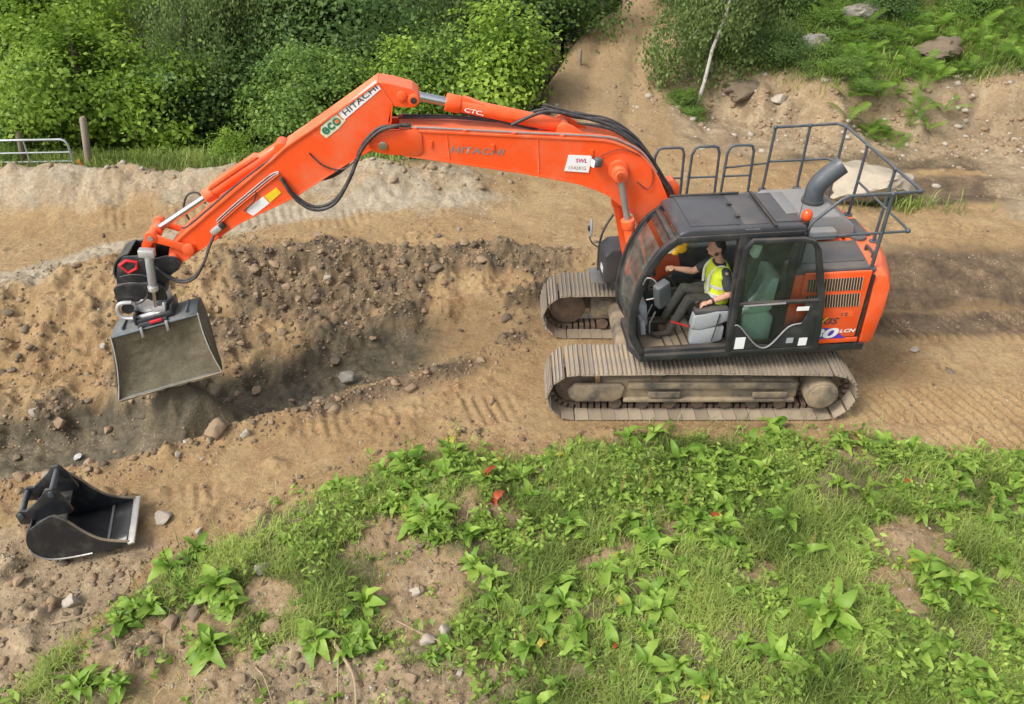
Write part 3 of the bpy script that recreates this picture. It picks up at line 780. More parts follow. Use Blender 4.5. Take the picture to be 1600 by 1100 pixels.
# roof
rf = MB()
rx = [(-.72, 2.80), (.88, 2.80), (.88, 2.875), (.80, 2.905), (-.58, 2.905), (-.70, 2.86)]
rf.prism(rx, YN + .02, YF + .03)
roof = MB().prism(rx, YN + .02, YF + .03).build('roof', ROOF, cabf, bevel=.035, seg=3)
MB().span(-.56, .06, YN + .10, YF - .02, 2.898, 2.918).build('hatch', ROOF, roof, bevel=.012)
MB().span(.10, .42, YN + .10, YF - .02, 2.898, 2.914).build('roof_panel', CHAR, roof, bevel=.01)
MB().box((.46, (YN + YF) / 2, 2.925), (.032, .96, .03)).build('roof_strap', RUBBER, roof, bevel=.006)
MB().span(.50, .84, YN + .12, YF - .02, 2.898, 2.922).build('roof_panel', CHAR, roof, bevel=.012)
MB().span(.70, .86, YN + .30, YF - .04, 2.918, 2.935).build('vent_plate', DULLSTEEL, roof, bevel=.006)
MB().tube([(-.60, YF + .0, 2.915), (.30, YF + .0, 2.925)], .018, 8).build('roof_bar', RUBBER, roof)
for yy in (YN + .30, YF - .30):
    MB().box((.08, yy, 2.925), (.05, .05, .02)).build('hatch_hinge', RUBBER, roof)
MB().span(.10, .28, YN + .02, YN + .06, 2.87, 2.885).build('handle', DULLSTEEL, roof)
# slanted dark skylight and windscreen
def sheet(prof, y0, y1, name, mat, parent):
    m = MB(); n = len(prof)
    m.add([(x, y0, z) for x, z in prof] + [(x, y1, z) for x, z in prof], [(i, i + 1, n + i + 1, n + i) for i in range(n - 1)])
    return m.build(name, mat, parent)
sheet([p for p in AP if p[1] > 2.64] + [(-.72, 2.80)], YN + .085, YF - .06, 'skylight', GLASSD, cabf)
sheet([p for p in AP if p[1] < 2.66], YN + .085, YF - .06, 'windscreen', GLASSW, cabf)
MB().add([(-.96, YF - .03, 1.55), (.76, YF - .03, 1.55), (.76, YF - .03, 2.74), (-.70, YF - .03, 2.74), (-.95, YF - .03, 2.45), (-1.1, YF - .03, 1.9), (-1.12, YF - .03, 1.55)], [(0, 1, 2, 3, 4, 5, 6)]).build('side_window', GLASS, cabf)
MB().add([(.83, YN + .09, 1.95), (.83, YF - .06, 1.95), (.83, YF - .06, 2.67), (.83, YN + .09, 2.67)], [(0, 1, 2, 3)]).build('rear_window', GLASS, cabf)
MB().add([(.26, YN + .04, 1.16), (.77, YN + .04, 1.16), (.77, YN + .04, 2.75), (.14, YN + .04, 2.75)], [(0, 1, 2, 3)]).build('quarter_window', GLASS, cabf)
MB().beam([(-1.08, 1.24), (-1.155, 1.45)], .02, YN + .1, YF - .07).build('wiper', RUBBER, cabf)
# wing mirror on the near front pillar
mb_ = MB().box((-.88, -1.37, 2.12), (.20, .12, .36), (R(4), R(-16), R(28))).build('cab_mirror', RAIL, cabf, bevel=.025, seg=3)
MB().tube(spline([(-1.10, -1.26, 2.20), (-1.08, -1.34, 2.34), (-.98, -1.37, 2.30), (-.93, -1.38, 2.10), (-1.05, -1.30, 2.0)], 4), .009, 7).build('mirror_bracket', DULLSTEEL, cabf)
# beacon and antenna on the roof's rear corner
be = MB().cyl((.93, -1.02, 2.74), (.93, -1.02, 2.86), .05, n=16).build('beacon', RUBBER, cabf, bevel=.006)
MB().sphere((.93, -1.02, 2.93), (.068, .068, .085), 18, 12).build('beacon_lens', BEACON, be)
MB().box((.88, -1.02, 2.74), (.16, .10, .02)).build('beacon_bracket', RUBBER, be)
MB().cyl((.90, -.88, 2.80), (.92, -.88, 3.16), .004, n=6).build('antenna', RUBBER, cabf)

# ---- folded-back cab door
YD = -1.36
dm = MB()
outer = [(.10, 1.17), (.10, 1.60), (.095, 2.35), (.10, 2.70), (.16, 2.79), (.80, 2.785), (.93, 2.745), (1.0, 2.64), (1.10, 2.30), (1.20, 1.92), (1.26, 1.45), (1.275, 1.17)]
dm.beam(outer, [.07] * 3 + [.07, .065, .06, .06, .065, .085, .09, .09, .09], YD - .03, YD + .03)
dm.span(.075, 1.31, YD - .029, YD + .03, 1.135, 1.19)
doorp = up(dm.build('cab_door', BLACK, exc, bevel=.010))
tag(doorp, 'black glazed cab door folded back against the side')
MB().prism([(.115, 1.18), (.115, 1.62), (.20, 1.57), (.47, 1.26), (.64, 1.25), (.84, 1.53), (1.02, 1.58), (1.06, 1.70), (.98, 1.88), (1.20, 1.88), (1.25, 1.18)], YD - .022, YD + .0).build('door_panel', BLACK, doorp, bevel=.006)
rim_pts = [(.12, YD - .026, 1.60), (.20, YD - .026, 1.565), (.47, YD - .026, 1.255), (.64, YD - .026, 1.245), (.84, YD - .026, 1.525), (1.0, YD - .026, 1.575)]
MB().tube(spline(rim_pts, 4), .011, 6).build('door_trim', DULLSTEEL, doorp)
MB().add([(.12, YD + .012, 1.18), (1.22, YD + .012, 1.18), (1.18, YD + .012, 1.90), (.12, YD + .012, 1.90)], [(0, 1, 2, 3)]).build('lower_pane', GLASS, doorp)
MB().add([(.12, YD + .016, 1.90), (1.18, YD + .016, 1.90), (1.09, YD + .016, 2.28), (1.0, YD + .016, 2.62), (.90, YD + .016, 2.74), (.14, YD + .016, 2.76)], [(0, 1, 2, 3, 4, 5)]).build('upper_pane', GLASS, doorp)
MB().span(.13, 1.18, YD - .034, YD + .02, 1.885, 1.925).build('door_bar', BLACK, doorp, bevel=.008)
MB().tube([(.18, YD - .05, 1.90), (.72, YD - .05, 1.915)], .014, 8).build('door_handle', DULLSTEEL, doorp)
for (x0, x1, z0, z1) in ((.17, .30, 1.22, 1.40), (1.03, 1.14, 1.22, 1.34), (.90, 1.06, 1.77, 1.83)):
    MB().span(x0, x1, YD - .027, YD - .0225, z0, z1).build('label_sticker', WHITE, doorp)
MB().span(.86, .95, YD - .027, YD - .0225, 1.27, 1.35).build('label_sticker', GREYPLASTIC, doorp)
for zz in (1.25, 1.95, 2.62):
    MB().cyl((.09, YD + .01, zz), (.09, YD + .01, zz + .10), .025, n=10).build('hinge', BLACK, doorp)
MB().sphere((.13, -1.30, 1.10), .025, 8, 6).build('catch', YELLOW, doorp)

# ---- cab interior
SEAT = paint('seat_cloth', (0.05, 0.055, 0.06), .8, .2)
GREEN = paint('grey_green_trim', (0.66, 0.78, 0.72), .5, .1)
st = MB().span(-.28, .26, -1.0, -.50, 1.38, 1.50)
seat = MB().span(-.28, .26, -1.0, -.50, 1.38, 1.50).build('seat', SEAT, cabf, bevel=.04, seg=3)
MB().box((.34, -.75, 1.86), (.14, .50, .78), (0, R(12), 0)).build('seat_back', SEAT, seat, bevel=.05, seg=3)
MB().box((.46, -.75, 2.36), (.10, .26, .20), (0, R(12), 0)).build('head_rest', GREEN, seat, bevel=.04, seg=3)
MB().prism([(.42, 1.55), (.70, 1.62), (.72, 2.10), (.62, 2.12), (.52, 1.78), (.42, 1.72)], -1.12, -.66).build('rear_console', GREEN, seat, bevel=.03)
MB().prism([(.30, 1.16), (.74, 1.16), (.74, 1.52), (.62, 1.62), (.32, 1.58)], -1.14, -.45).build('rear_locker', GREEN, seat, bevel=.03)
MB().span(-.22, .24, -.98, -.52, 1.12, 1.38).build('seat_base', RUBBER, seat, bevel=.02)
con = MB().prism([(-.36, 1.40), (-.33, 1.60), (-.05, 1.66), (.14, 1.66), (.16, 1.50), (-.02, 1.42), (-.24, 1.36)], -1.13, -.99)
console = con.build('left_console', GREYPLASTIC, cabf, bevel=.025, seg=3)
MB().prism([(-.34, 1.14), (-.34, 1.36), (-.06, 1.40), (.10, 1.40), (.10, 1.18), (-.1, 1.12)], -1.12, -1.0).build('console_base', GREYPLASTIC, console, bevel=.02)
MB().span(-.33, .13, -1.125, -.995, 1.60, 1.67).build('console_top', CHAR, console, bevel=.02)
MB().cyl((-.27, -1.04, 1.62), (-.30, -1.04, 1.76), .02, .026, 10).build('joystick', RUBBER, console)
MB().tube(spline([(.0, -1.14, 1.62), (-.03, -1.15, 1.40), (-.06, -1.15, 1.2)], 4), .008, 6).build('cable', RUBBER, console)
MB().tube([(-.38, -1.10, 1.42), (-.62, -1.08, 1.50)], .013, 8).build('gate_lever', RED, console)
con2 = MB().prism([(-.36, 1.40), (-.33, 1.60), (-.05, 1.66), (.20, 1.66), (.20, 1.20), (-.3, 1.20)], -.48, -.36).build('right_console', CHAR, cabf, bevel=.02)
MB().cyl((-.40, -.42, 1.62), (-.50, -.42, 1.80), .02, .026, 10).build('joystick', RUBBER, con2)
MB().box((-.78, -.40, 1.95), (.05, .18, .26), (0, R(-15), R(15))).build('monitor', CHAR, con2, bevel=.015)
MB().tube([(-.80, -.40, 1.5), (-.79, -.40, 1.85)], .02, 8).build('monitor_stalk', RUBBER, con2)
for yy in (-.86, -.68):
    MB().tube([(-.82, yy, 1.11), (-.84, yy, 1.34), (-.78, yy, 1.52)], .012, 8).build('travel_lever', DULLSTEEL, cabf)
    MB().box((-.76, yy, 1.15), (.20, .10, .02), (0, R(18), 0)).build('pedal', RUBBER, cabf)
MB().box((-.88, -.56, 1.36), (.10, .28, .34), (0, R(-8), 0)).build('front_cover', GREYPLASTIC, cabf, bevel=.03)
MB().box((-.93, -.80, 1.28), (.07, .2, .22), (0, R(-8), 0)).build('front_cover', GREYPLASTIC, cabf, bevel=.02)
glove = MB().sphere((-.40, YF - .12, 2.20), (.085, .04, .06), 12, 8).sphere((-.34, YF - .11, 2.28), (.045, .035, .05), 10, 6).sphere((-.47, YF - .12, 2.15), (.05, .035, .04), 10, 6)
glove.build('yellow_cloth', paint('yellow_cloth', (.75, .42, .02), .85), cabf)
MB().add([(-.66, YF - .045, 2.10), (-.46, YF - .045, 2.10), (-.44, YF - .045, 2.30), (-.56, YF - .045, 2.30)], [(0, 1, 2, 3)]).build('paper', WHITE, cabf)

# ---- boom
C = .11
BP = [(-4.37, 3.70), (-4.36, 3.76), (-4.27, 3.82), (-4.15, 3.855), (-3.99, 3.85), (-2.52, 3.72), (-1.49, 3.63), (-1.20, 3.54), (-.92, 3.36), (-.71, 3.07), (-.58, 2.80), (-.42, 2.3), (-.27, 1.75), (-.24, 1.55), (-.36, 1.42), (-.54, 1.42), (-.66, 1.58), (-.80, 2.05), (-.90, 2.40), (-1.02, 2.60), (-1.23, 2.76), (-1.32, 2.85), (-1.50, 2.95), (-1.74, 3.05), (-2.52, 3.24), (-3.88, 3.52), (-4.12, 3.54), (-4.30, 3.58), (-4.36, 3.64)]
boom = MB()
web = [(-3.93, 3.52), (-3.93, 3.845)] + [p for p in BP if p[0] > -3.95]
web = [(-3.93, 3.845)] + [p for p in BP[5:] if p[0] > -3.93] + [(-3.93, 3.525)]
boom.prism(web, C - .22, C + .22)
boom = up(boom.build('boom', ORANGE, exc, bevel=.006, smooth=20))
tag(boom, 'bent orange boom with faded grey lettering')
topf = [(-3.99, 3.845), (-2.52, 3.715), (-1.49, 3.625), (-1.34, 3.59), (-1.20, 3.535), (-1.05, 3.455), (-.92, 3.355), (-.80, 3.21), (-.71, 3.065), (-.58, 2.80), (-.42, 2.3)]
botf = [(-3.95, 3.525), (-2.52, 3.245), (-1.74, 3.055), (-1.50, 2.955), (-1.32, 2.855), (-1.23, 2.765), (-1.02, 2.605), (-.90, 2.40)]
for xw in (-3.42, -2.30):
    MB().tube([(xw, C - .222, 3.84 - (xw + 4) * .088 - .02), (xw + .02, C - .222, 3.52 - (xw + 3.88) * .205 + .02)], .007, 6).build('weld_seam', ORANGE_D, boom)
MB().beam(topf, .022, C - .235, C + .235).build('top_flange', ORANGE_D, boom, smooth=30)
MB().beam(botf, .022, C - .235, C + .235).build('bottom_flange', ORANGE, boom, smooth=30)
for s in (-1, 1):
    y0 = C + s * .215
    ear = MB().prism([(-4.37, 3.70), (-4.36, 3.76), (-4.27, 3.82), (-4.15, 3.855), (-3.78, 3.83), (-3.72, 3.78), (-3.72, 3.56), (-3.80, 3.51), (-4.12, 3.54), (-4.30, 3.58), (-4.36, 3.64)], y0 - .025, y0 + .025)
    ear.build('boom_ear', ORANGE, boom, bevel=.008)
    pin = MB().cyl((-4.20, C + s * .19, 3.665), (-4.20, C + s * .262, 3.665), .055, n=20).build('pin', STEEL, boom, bevel=.006)
    MB().cyl((-4.27, C + s * .2, 3.70), (-4.27, C + s * .255, 3.70), .03, n=12).build('bolt', ORANGE, boom)
    MB().cyl((-1.27, C + s * .20, 3.23), (-1.27, C + s * .265, 3.23), .13, n=28).build('boss', ORANGE, boom, bevel=.012)
MB().cyl((-1.27, C - .42, 3.22), (-1.27, C + .42, 3.22), .055, n=20).build('cylinder_pin', ORANGE, boom, bevel=.006)
for xx in (-3.62, -2.86, -1.62):
    MB().box((xx, C - .225, 3.60 - (xx + 3.6) * .095 + .07), (.05, .02, .06)).build('bracket', ORANGE, boom, bevel=.006)
    MB().cyl((xx, C - .22, 3.60 - (xx + 3.6) * .095 + .035), (xx, C - .242, 3.60 - (xx + 3.6) * .095 + .035), .02, n=10).build('bolt', ORANGE, boom)
# load sign and work lamp
MB().prism([(-1.91, 3.45), (-1.61, 3.425), (-1.645, 3.205), (-1.955, 3.24)], C - .2335, C - .2225).build('load_sign', WHITE, boom)
wlp = MB().box((-1.545, C - .29, 3.365), (.11, .10, .12), (0, R(10), R(20))).build('work_lamp', RAIL, boom, bevel=.03, seg=3)
MB().box((-1.61, C - .31, 3.36), (.012, .075, .085), (0, R(10), R(20))).build('lamp_glass', WHITE, wlp)

# boom cylinders
for s in (-1, 1):
    y = C + s * .345
    top = Vector((-1.27, y, 3.22)); foot = Vector((-.80, y, 1.28))
    dirv = (foot - top).normalized()
    cyl = up(MB().cyl(top + dirv * .76, foot, .075, n=22).build('boom_cylinder', ORANGE, exc, bevel=.008))
    MB().cyl(top + dirv * .66, top + dirv * .78, .092, n=22).build('gland', ORANGE, cyl, bevel=.01)
    MB().cyl(top + dirv * .08, top + dirv * .72, .043, n=18).build('rod', DULLSTEEL, cyl)
    MB().cyl((top.x, y - .055, top.z), (top.x, y + .055, top.z), .10, n=24).build('rod_eye', ORANGE, cyl, bevel=.008)
    MB().cyl((top.x, y - .075 if s < 0 else y + .05, top.z), (top.x, y - .05 if s < 0 else y + .075, top.z), .06, n=18).build('pin_cap', ORANGE_D, cyl, bevel=.006)
# boom foot bracket
fb = MB()
for s in (-1, 1):
    fb.prism([(-.95, 1.07), (.05, 1.07), (-.10, 1.62), (-.28, 1.78), (-.50, 1.62), (-.92, 1.32)], C + s * .27 - .025, C + s * .27 + .025)
up(fb.build('boom_bracket', CHAR, exc, bevel=.01))
up(MB().prism([(-.47, 2.55), (-.34, 2.55), (-.36, 2.86), (-.46, 2.96), (-.55, 2.92)], C + .0, C + .16).build('hose_bracket', ORANGE, exc, bevel=.01))

# arm cylinder on top of the boom
a0 = Vector((-3.80, C, 4.19)); a1 = Vector((-1.96, C, 3.74))
ad = (a1 - a0).normalized()
acyl = up(MB().cyl(a0 + ad * .46, a1 - ad * .05, .088, n=24).build('arm_cylinder', ORANGE, exc, bevel=.008))
MB().cyl(a0 + ad * .40, a0 + ad * .58, .108, n=24).build('gland', ORANGE, acyl, bevel=.012)
MB().cyl(a0 + ad * .05, a0 + ad * .42, .055, n=20).build('rod', STEEL, acyl)
MB().cyl((a0.x, C - .07, a0.z), (a0.x, C + .07, a0.z), .085, n=22).build('rod_eye', ORANGE, acyl, bevel=.01)
MB().cyl((a1.x, C - .12, a1.z), (a1.x, C + .12, a1.z), .085, n=22).build('cylinder_eye', ORANGE, acyl, bevel=.01)
up_n = Vector((ad.z, 0, -ad.x)) * -1 if ad.x < 0 else Vector((-ad.z, 0, ad.x))
q0 = a0 + ad * .58 + up_n * .075; q1 = a0 + ad * 1.0 + up_n * .07
MB().prism([(q0.x, q0.z - .03), (q0.x + .03, q0.z + .035), (q1.x - .12, q1.z + .035), (q1.x, q1.z - .02)], C - .055, C + .055).build('pipe_guard', ORANGE, acyl, bevel=.01)
br = MB()
for s in (-1, 1):
    br.prism([(-2.08, 3.66), (-2.05, 3.80), (-1.96, 3.84), (-1.86, 3.80), (-1.58, 3.62)], C + s * .15 - .02, C + s * .15 + .02)
br.build('arm_cylinder_bracket', ORANGE, boom, bevel=.006)
MB().tube(spline([(a0 + ad * .62)[:] and tuple(a0 + ad * .62 - up_n * .10), tuple(a0 + ad * 1.1 - up_n * .11), tuple(a0 + ad * 1.6 - up_n * .11)], 4), .014, 8).build('feed_pipe', HOSE, acyl)

# hoses and pipes along the boom
hose_i = 0
def hose(pts, r_, parent=boom, mat=HOSE, name='hose'):
    return MB().tube(spline(pts, 5), r_, 8).build(name, mat, parent, smooth=60)
base = [(-2.62, 3.80), (-2.21, 3.93), (-1.80, 3.84), (-1.39, 3.74), (-1.09, 3.55), (-.86, 3.32), (-.61, 2.97), (-.46, 2.72)]
for k, (yo, zo, st_) in enumerate(((-.16, -.02, 2), (-.11, .03, 0), (-.05, .05, 1), (.02, .02, 0), (.08, .05, 1), (.14, .0, 2), (.18, -.03, 1))):
    jj = [random.uniform(-.025, .025) for _ in base]
    pts = [(x, C + yo + random.uniform(-.02, .02), z + zo + jj[i]) for i, (x, z) in enumerate(base)][st_:]
    pts.append((-.36, C + yo * .8, 2.4))
    hose(pts, .022 if k % 2 else .018)
for yo in (-.205, -.17, .17, .205):
    pp = [(-4.0, 3.885), (-3.4, 3.835), (-2.52, 3.755), (-1.49, 3.665), (-1.20, 3.575), (-.95, 3.42), (-.75, 3.16)]
    hose([(x, C + yo, z) for x, z in pp], .0125, mat=DULLSTEEL if yo in (-.205, .205) else ORANGE_D, name='steel_pipe')
for xx in (-3.8, -3.2, -2.6, -2.0):
    MB().box((xx, C - .187, 3.87 - (xx + 4.0) * .088), (.05, .075, .035), (0, R(5), 0)).build('pipe_clamp', ORANGE, boom, bevel=.006)
hose([(-3.95, C + .12, 3.90), (-3.39, C + .14, 3.87), (-2.75, C + .12, 3.80), (-2.35, C + .10, 3.84), (-2.1, C + .08, 3.88)], .016)
hose([(-4.0, C + .05, 3.90), (-3.3, C + .07, 3.865), (-2.7, C + .06, 3.80), (-2.3, C + .05, 3.86)], .014)
for k, (dy, dz) in enumerate(((-.25, 0), (-.285, -.03))):
    hose([(-3.85, C - .2 + .0, 3.90 + dz * .3), (-4.05, C + dy, 3.91), (-4.24, C + dy, 3.88 + dz), (-4.45, C + dy, 3.67 + dz), (-4.64, C + dy, 3.27), (-4.86, C + dy, 2.98 + dz), (-5.12, C + dy, 2.90 + dz), (-5.34, C + dy + .02, 3.05 + dz), (-5.48, C + dy + .05, 3.29)], .021)
hose([(-4.60, C + .12, 3.45), (-4.75, C + .16, 3.22), (-4.98, C + .16, 3.10), (-5.2, C + .14, 3.12), (-5.4, C + .12, 3.3)], .025)
hose([(-1.0, C - .232, 3.05), (-.86, C - .25, 2.95), (-.80, C - .24, 3.05), (-.82, C - .235, 3.22)], .006)
hose([(-1.55, C - .235, 3.40), (-1.30, C - .24, 3.50), (-1.10, C - .238, 3.46), (-.98, C - .235, 3.40)], .005)

# ---- arm
AR = [(-4.18, 4.41), (-4.92, 3.94), (-5.38, 3.655), (-5.56, 3.51), (-6.80, 2.575), (-7.06, 2.34), (-7.10, 2.22), (-7.02, 2.11), (-6.95, 2.13), (-6.10, 2.68), (-5.37, 3.00), (-4.85, 3.31), (-4.51, 3.51), (-4.32, 3.585), (-4.19, 3.57), (-4.10, 3.64), (-4.07, 3.78), (-4.11, 3.93), (-4.06, 4.12), (-3.92, 4.10), (-3.80, 4.09), (-3.72, 4.16), (-3.73, 4.25), (-3.80, 4.31), (-4.02, 4.38)]
arm = up(MB().prism(AR, C - .17, C + .17).build('arm', ORANGE, exc, bevel=.008, smooth=20))
tag(arm, 'orange dipper arm with white and green lettering strip')
MB().beam([(-4.19, 4.405), (-4.92, 3.935), (-5.38, 3.65), (-5.56, 3.505), (-6.80, 2.57), (-7.04, 2.36)], .018, C - .185, C + .185).build('top_flange', ORANGE_D, arm)
MB().beam([(-6.98, 2.13), (-6.10, 2.685), (-5.37, 3.005), (-4.85, 3.315), (-4.51, 3.515), (-4.34, 3.59)], .018, C - .185, C + .185).build('bottom_flange', ORANGE, arm)
MB().beam([(-4.19, 4.40), (-4.05, 4.15), (-4.08, 3.95), (-4.12, 3.80)], .02, C - .18, C + .18).build('stiffener', ORANGE, arm)
for s in (-1, 1):
    MB().cyl((-3.93, C + s * .17, 4.24), (-3.93, C + s * .20, 4.24), .06, n=20).build('boss', ORANGE, arm, bevel=.008)
    MB().cyl((-3.79, C + s * .12, 4.19), (-3.79, C + s * .205, 4.19), .07, n=20).build('cylinder_boss', ORANGE, arm, bevel=.008)
    MB().cyl((-3.79, C + s * .20, 4.19), (-3.79, C + s * .207, 4.19), .04, n=16).build('pin_bore', RUBBER, arm)
    MB().cyl((-7.03, C + s * .16, 2.22), (-7.03, C + s * .215, 2.22), .07, n=20).build('tip_boss', ORANGE, arm, bevel=.008)
# bucket cylinder
b0 = Vector((-5.45, C, 3.61)); b1 = Vector((-7.20, C, 2.55)); bd = (b1 - b0).normalized()
bcy = up(MB().cyl(b0 + bd * .02, b0 + bd * 1.16, .076, n=22).build('bucket_cylinder', ORANGE, exc, bevel=.008))
MB().cyl(b0 + bd * 1.08, b0 + bd * 1.22, .092, n=22).build('gland', ORANGE, bcy, bevel=.01)
MB().cyl(b0 + bd * 1.2, b1 - bd * .02, .045, n=18).build('rod', STEEL, bcy)
MB().cyl((b1.x, C - .09, b1.z), (b1.x, C + .09, b1.z), .075, n=20).build('rod_eye', ORANGE, bcy, bevel=.01)
MB().cyl((b0.x, C - .12, b0.z), (b0.x, C + .12, b0.z), .08, n=20).build('cylinder_eye', ORANGE, bcy, bevel=.01)
bn = Vector((-bd.z, 0, bd.x)); bn = bn if bn.z > 0 else -bn
MB().add([], [])
pl = [b0 + bd * .30 + bn * .06, b0 + bd * .36 + bn * .105, b0 + bd * 1.05 + bn * .105, b0 + bd * 1.12 + bn * .06]
MB().prism([(p.x, p.z) for p in pl], C - .075, C + .075).build('cylinder_guard', ORANGE, bcy, bevel=.01)
MB().prism([(-5.30, 3.68), (-5.38, 3.64), (-5.55, 3.50), (-5.45, 3.46), (-5.25, 3.60)], C - .155, C - .10).prism([(-5.30, 3.68), (-5.38, 3.64), (-5.55, 3.50), (-5.45, 3.46), (-5.25, 3.60)], C + .10, C + .155).build('cylinder_bracket', ORANGE, arm, bevel=.008)
# links
for s in (-1, 1):
    l0 = Vector((-6.80, C + s * .215, 2.36)); l1 = Vector((-7.22, C + s * .215, 2.555))
    lk_ = up(MB().beam([(l1.x, l1.z), ((l0.x + l1.x) / 2, (l0.z + l1.z) / 2), (l0.x, l0.z)], [.12, .09, .12], l0.y - .022, l0.y + .022).build('side_link', ORANGE, exc, bevel=.012))
    MB().cyl((l0.x, l0.y - .035, l0.z), (l0.x, l0.y + .035, l0.z), .075, n=20).build('link_eye', ORANGE, lk_, bevel=.008)
    MB().cyl((l1.x, l1.y - .035, l1.z), (l1.x, l1.y + .035, l1.z), .075, n=20).build('link_eye', ORANGE, lk_, bevel=.008)
    MB().cyl((l1.x, l1.y - .05, l1.z), (l1.x, l1.y + .05, l1.z), .035, n=14).build('pin', DULLSTEEL, lk_)
hl = MB().cyl((-7.22, C - .18, 2.555), (-7.22, C + .18, 2.555), .06, n=18)
for s in (-1, 1):
    hl.beam([(-7.22, 2.56), (-7.34, 2.40), (-7.40, 2.20)], [.13, .11, .12], C + s * .12 - .03, C + s * .12 + .03)
up(hl.build('bucket_link', ORANGE, exc, bevel=.01))
# pipes, valve, stickers on the arm
for dz in (0, .035, .07):
    hose([(-6.38, C - .18, 2.66 + dz), (-6.12, C - .18, 2.87 + dz), (-5.92, C - .18, 3.02 + dz), (-5.62, C - .18, 3.24 + dz), (-5.50, C - .19, 3.33 + dz * .4)], .0085, arm, DULLSTEEL if dz else ORANGE_D, 'steel_pipe')
hose([(-5.82, C - .185, 3.10), (-5.86, C - .195, 2.99), (-5.93, C - .19, 2.92), (-6.02, C - .185, 2.85)], .009, arm)
MB().box((-6.40, C - .215, 2.62), (.15, .07, .075), (0, R(-36), 0)).build('hose_coupler', SILVER, arm, bevel=.012)
MB().box((-6.31, C - .22, 2.68), (.06, .075, .08), (0, R(-36), 0)).build('coupler_cap', RUBBER, arm, bevel=.012)
def quad_sticker(p, y, name, mat, parent):
    return MB().prism(p, y - .004, y).build(name, mat, parent)
quad_sticker([(-5.99, 2.83), (-5.96, 2.88), (-5.75, 3.03), (-5.685, 2.935), (-5.92, 2.77)], C - .172, 'white_sticker', WHITE, arm)
quad_sticker([(-5.735, 3.03), (-5.565, 3.145), (-5.52, 3.07), (-5.675, 2.945)], C - .172, 'yellow_sticker', YELLOW, arm)
for k, dy in enumerate((-.25, -.27)):
    hose([(-6.42, C - .22, 2.58), (-6.52, C + dy, 2.42 - .02 * k), (-6.62, C + dy - .03, 2.21), (-6.79, C + dy - .03, 2.0 - .02 * k), (-7.0, C + dy - .02, 1.94 - .02 * k), (-7.18, C + dy, 2.05), (-7.30, C - .2, 2.16)], .017, arm)
hose([(-6.55, C + .1, 2.84), (-6.62, C + .12, 2.98), (-6.75, C + .12, 2.96), (-6.84, C + .12, 2.78), (-6.80, C + .1, 2.62)], .014, arm)
hose([(-5.40, C - .12, 3.62), (-6.0, C - .14, 3.22), (-6.7, C - .14, 2.69), (-6.85, C - .12, 2.62)], .012, arm)
hose([(-5.10, C - .185, 3.58), (-4.95, C - .20, 3.42), (-4.72, C - .20, 3.36), (-4.5, C - .2, 3.52)], .010, arm)

# ---- lettering
def text(name, body, mat, parent, origin, right, upv, h, weight=0.0, shear=0.0, depth=.002, fit=None):
    cu = bpy.data.curves.new(name, 'FONT'); cu.body = body; cu.size = 1.0; cu.extrude = 0.0; cu.offset = weight; cu.shear = shear; cu.resolution_u = 3
    o = bpy.data.objects.new(name, cu); COL.objects.link(o)
    bpy.context.view_layer.update()
    me = bpy.data.meshes.new_from_object(o.evaluated_get(bpy.context.evaluated_depsgraph_get()))
    bpy.data.objects.remove(o); bpy.data.curves.remove(cu)
    co = np.empty(len(me.vertices) * 3); me.vertices.foreach_get('co', co); co = co.reshape(-1, 3)
    mn, mx = co.min(0), co.max(0)
    s = h / max(mx[1] - mn[1], 1e-6); sx = s if fit is None else fit / (mx[0] - mn[0])
    rv, uv = Vector(right).normalized(), Vector(upv).normalized()
    nv = rv.cross(uv)
    O_ = Vector(origin)
    out = np.array([list(O_ + rv * ((p[0] - mn[0]) * sx) + uv * ((p[1] - mn[1]) * s) + nv * depth) for p in co])
    me.vertices.foreach_set('co', out.ravel()); me.update()
    me.materials.clear(); me.materials.append(mat); me.name = name
    return link(name, me, parent)

HITTXT = paint('weathered_lettering', (0.26, 0.20, 0.17), .6)
WTXT = paint('white_lettering', (.82, .82, .80), .5, fine=.02)
text('lettering', 'HITACHI', HITTXT, boom, (-3.39, C - .222, 3.535), (1, 0, -.095), (.05, 0, 1), .085, .02, .2, fit=.68)
text('lettering', 'SWL', MAGENTA, boom, (-1.82, C - .2345, 3.35), (1, 0, -.08), (.1, 0, 1), .055, .02, 0, fit=.15)
text('lettering', '1542KG', GREYTXT, boom, (-1.905, C - .2345, 3.265), (1, 0, -.09), (.1, 0, 1), .045, .0, 0, fit=.22)
ar_r = Vector((.66, 0, .50)).normalized(); ar_u = Vector((-.50, 0, .66)).normalized()
st0 = Vector((-4.86, C - .171, 3.795))
def ap(u, w): 
    q = st0 + ar_r * u + ar_u * w; return (q.x, q.z)
quad_sticker([ap(.30, .005), ap(.30, .125), ap(.90, .125), ap(.90, .005)], C - .171, 'lettering_strip', WHITE, arm)
quad_sticker([ap(-.03, -.025), ap(-.045, .06), ap(.02, .12), ap(.30, .125), ap(.30, -.01), ap(.16, -.03)], C - .171, 'lettering_strip', paint('pale_green_sticker', (.62, .66, .48), .5), arm)
o_ = st0 + ar_r * .34 + ar_u * .030
text('lettering', 'HITACHI', DARKTXT, arm, (o_.x, C - .176, o_.z), ar_r, ar_u, .068, .012, 0, fit=.52)
o_ = st0 + ar_r * -.015 + ar_u * .0
text('lettering', 'eco', GREENTXT, arm, (o_.x, C - .176, o_.z), ar_r, ar_u, .095, .03, 0, fit=.27)
oc = st0 + ar_r * .215 + ar_u * .045
MB().cyl((oc.x, C - .180, oc.z), (oc.x, C - .172, oc.z), .024, n=14).build('emblem_dot', ORANGE, arm)
o_ = st0 + ar_r * .27 + ar_u * .02
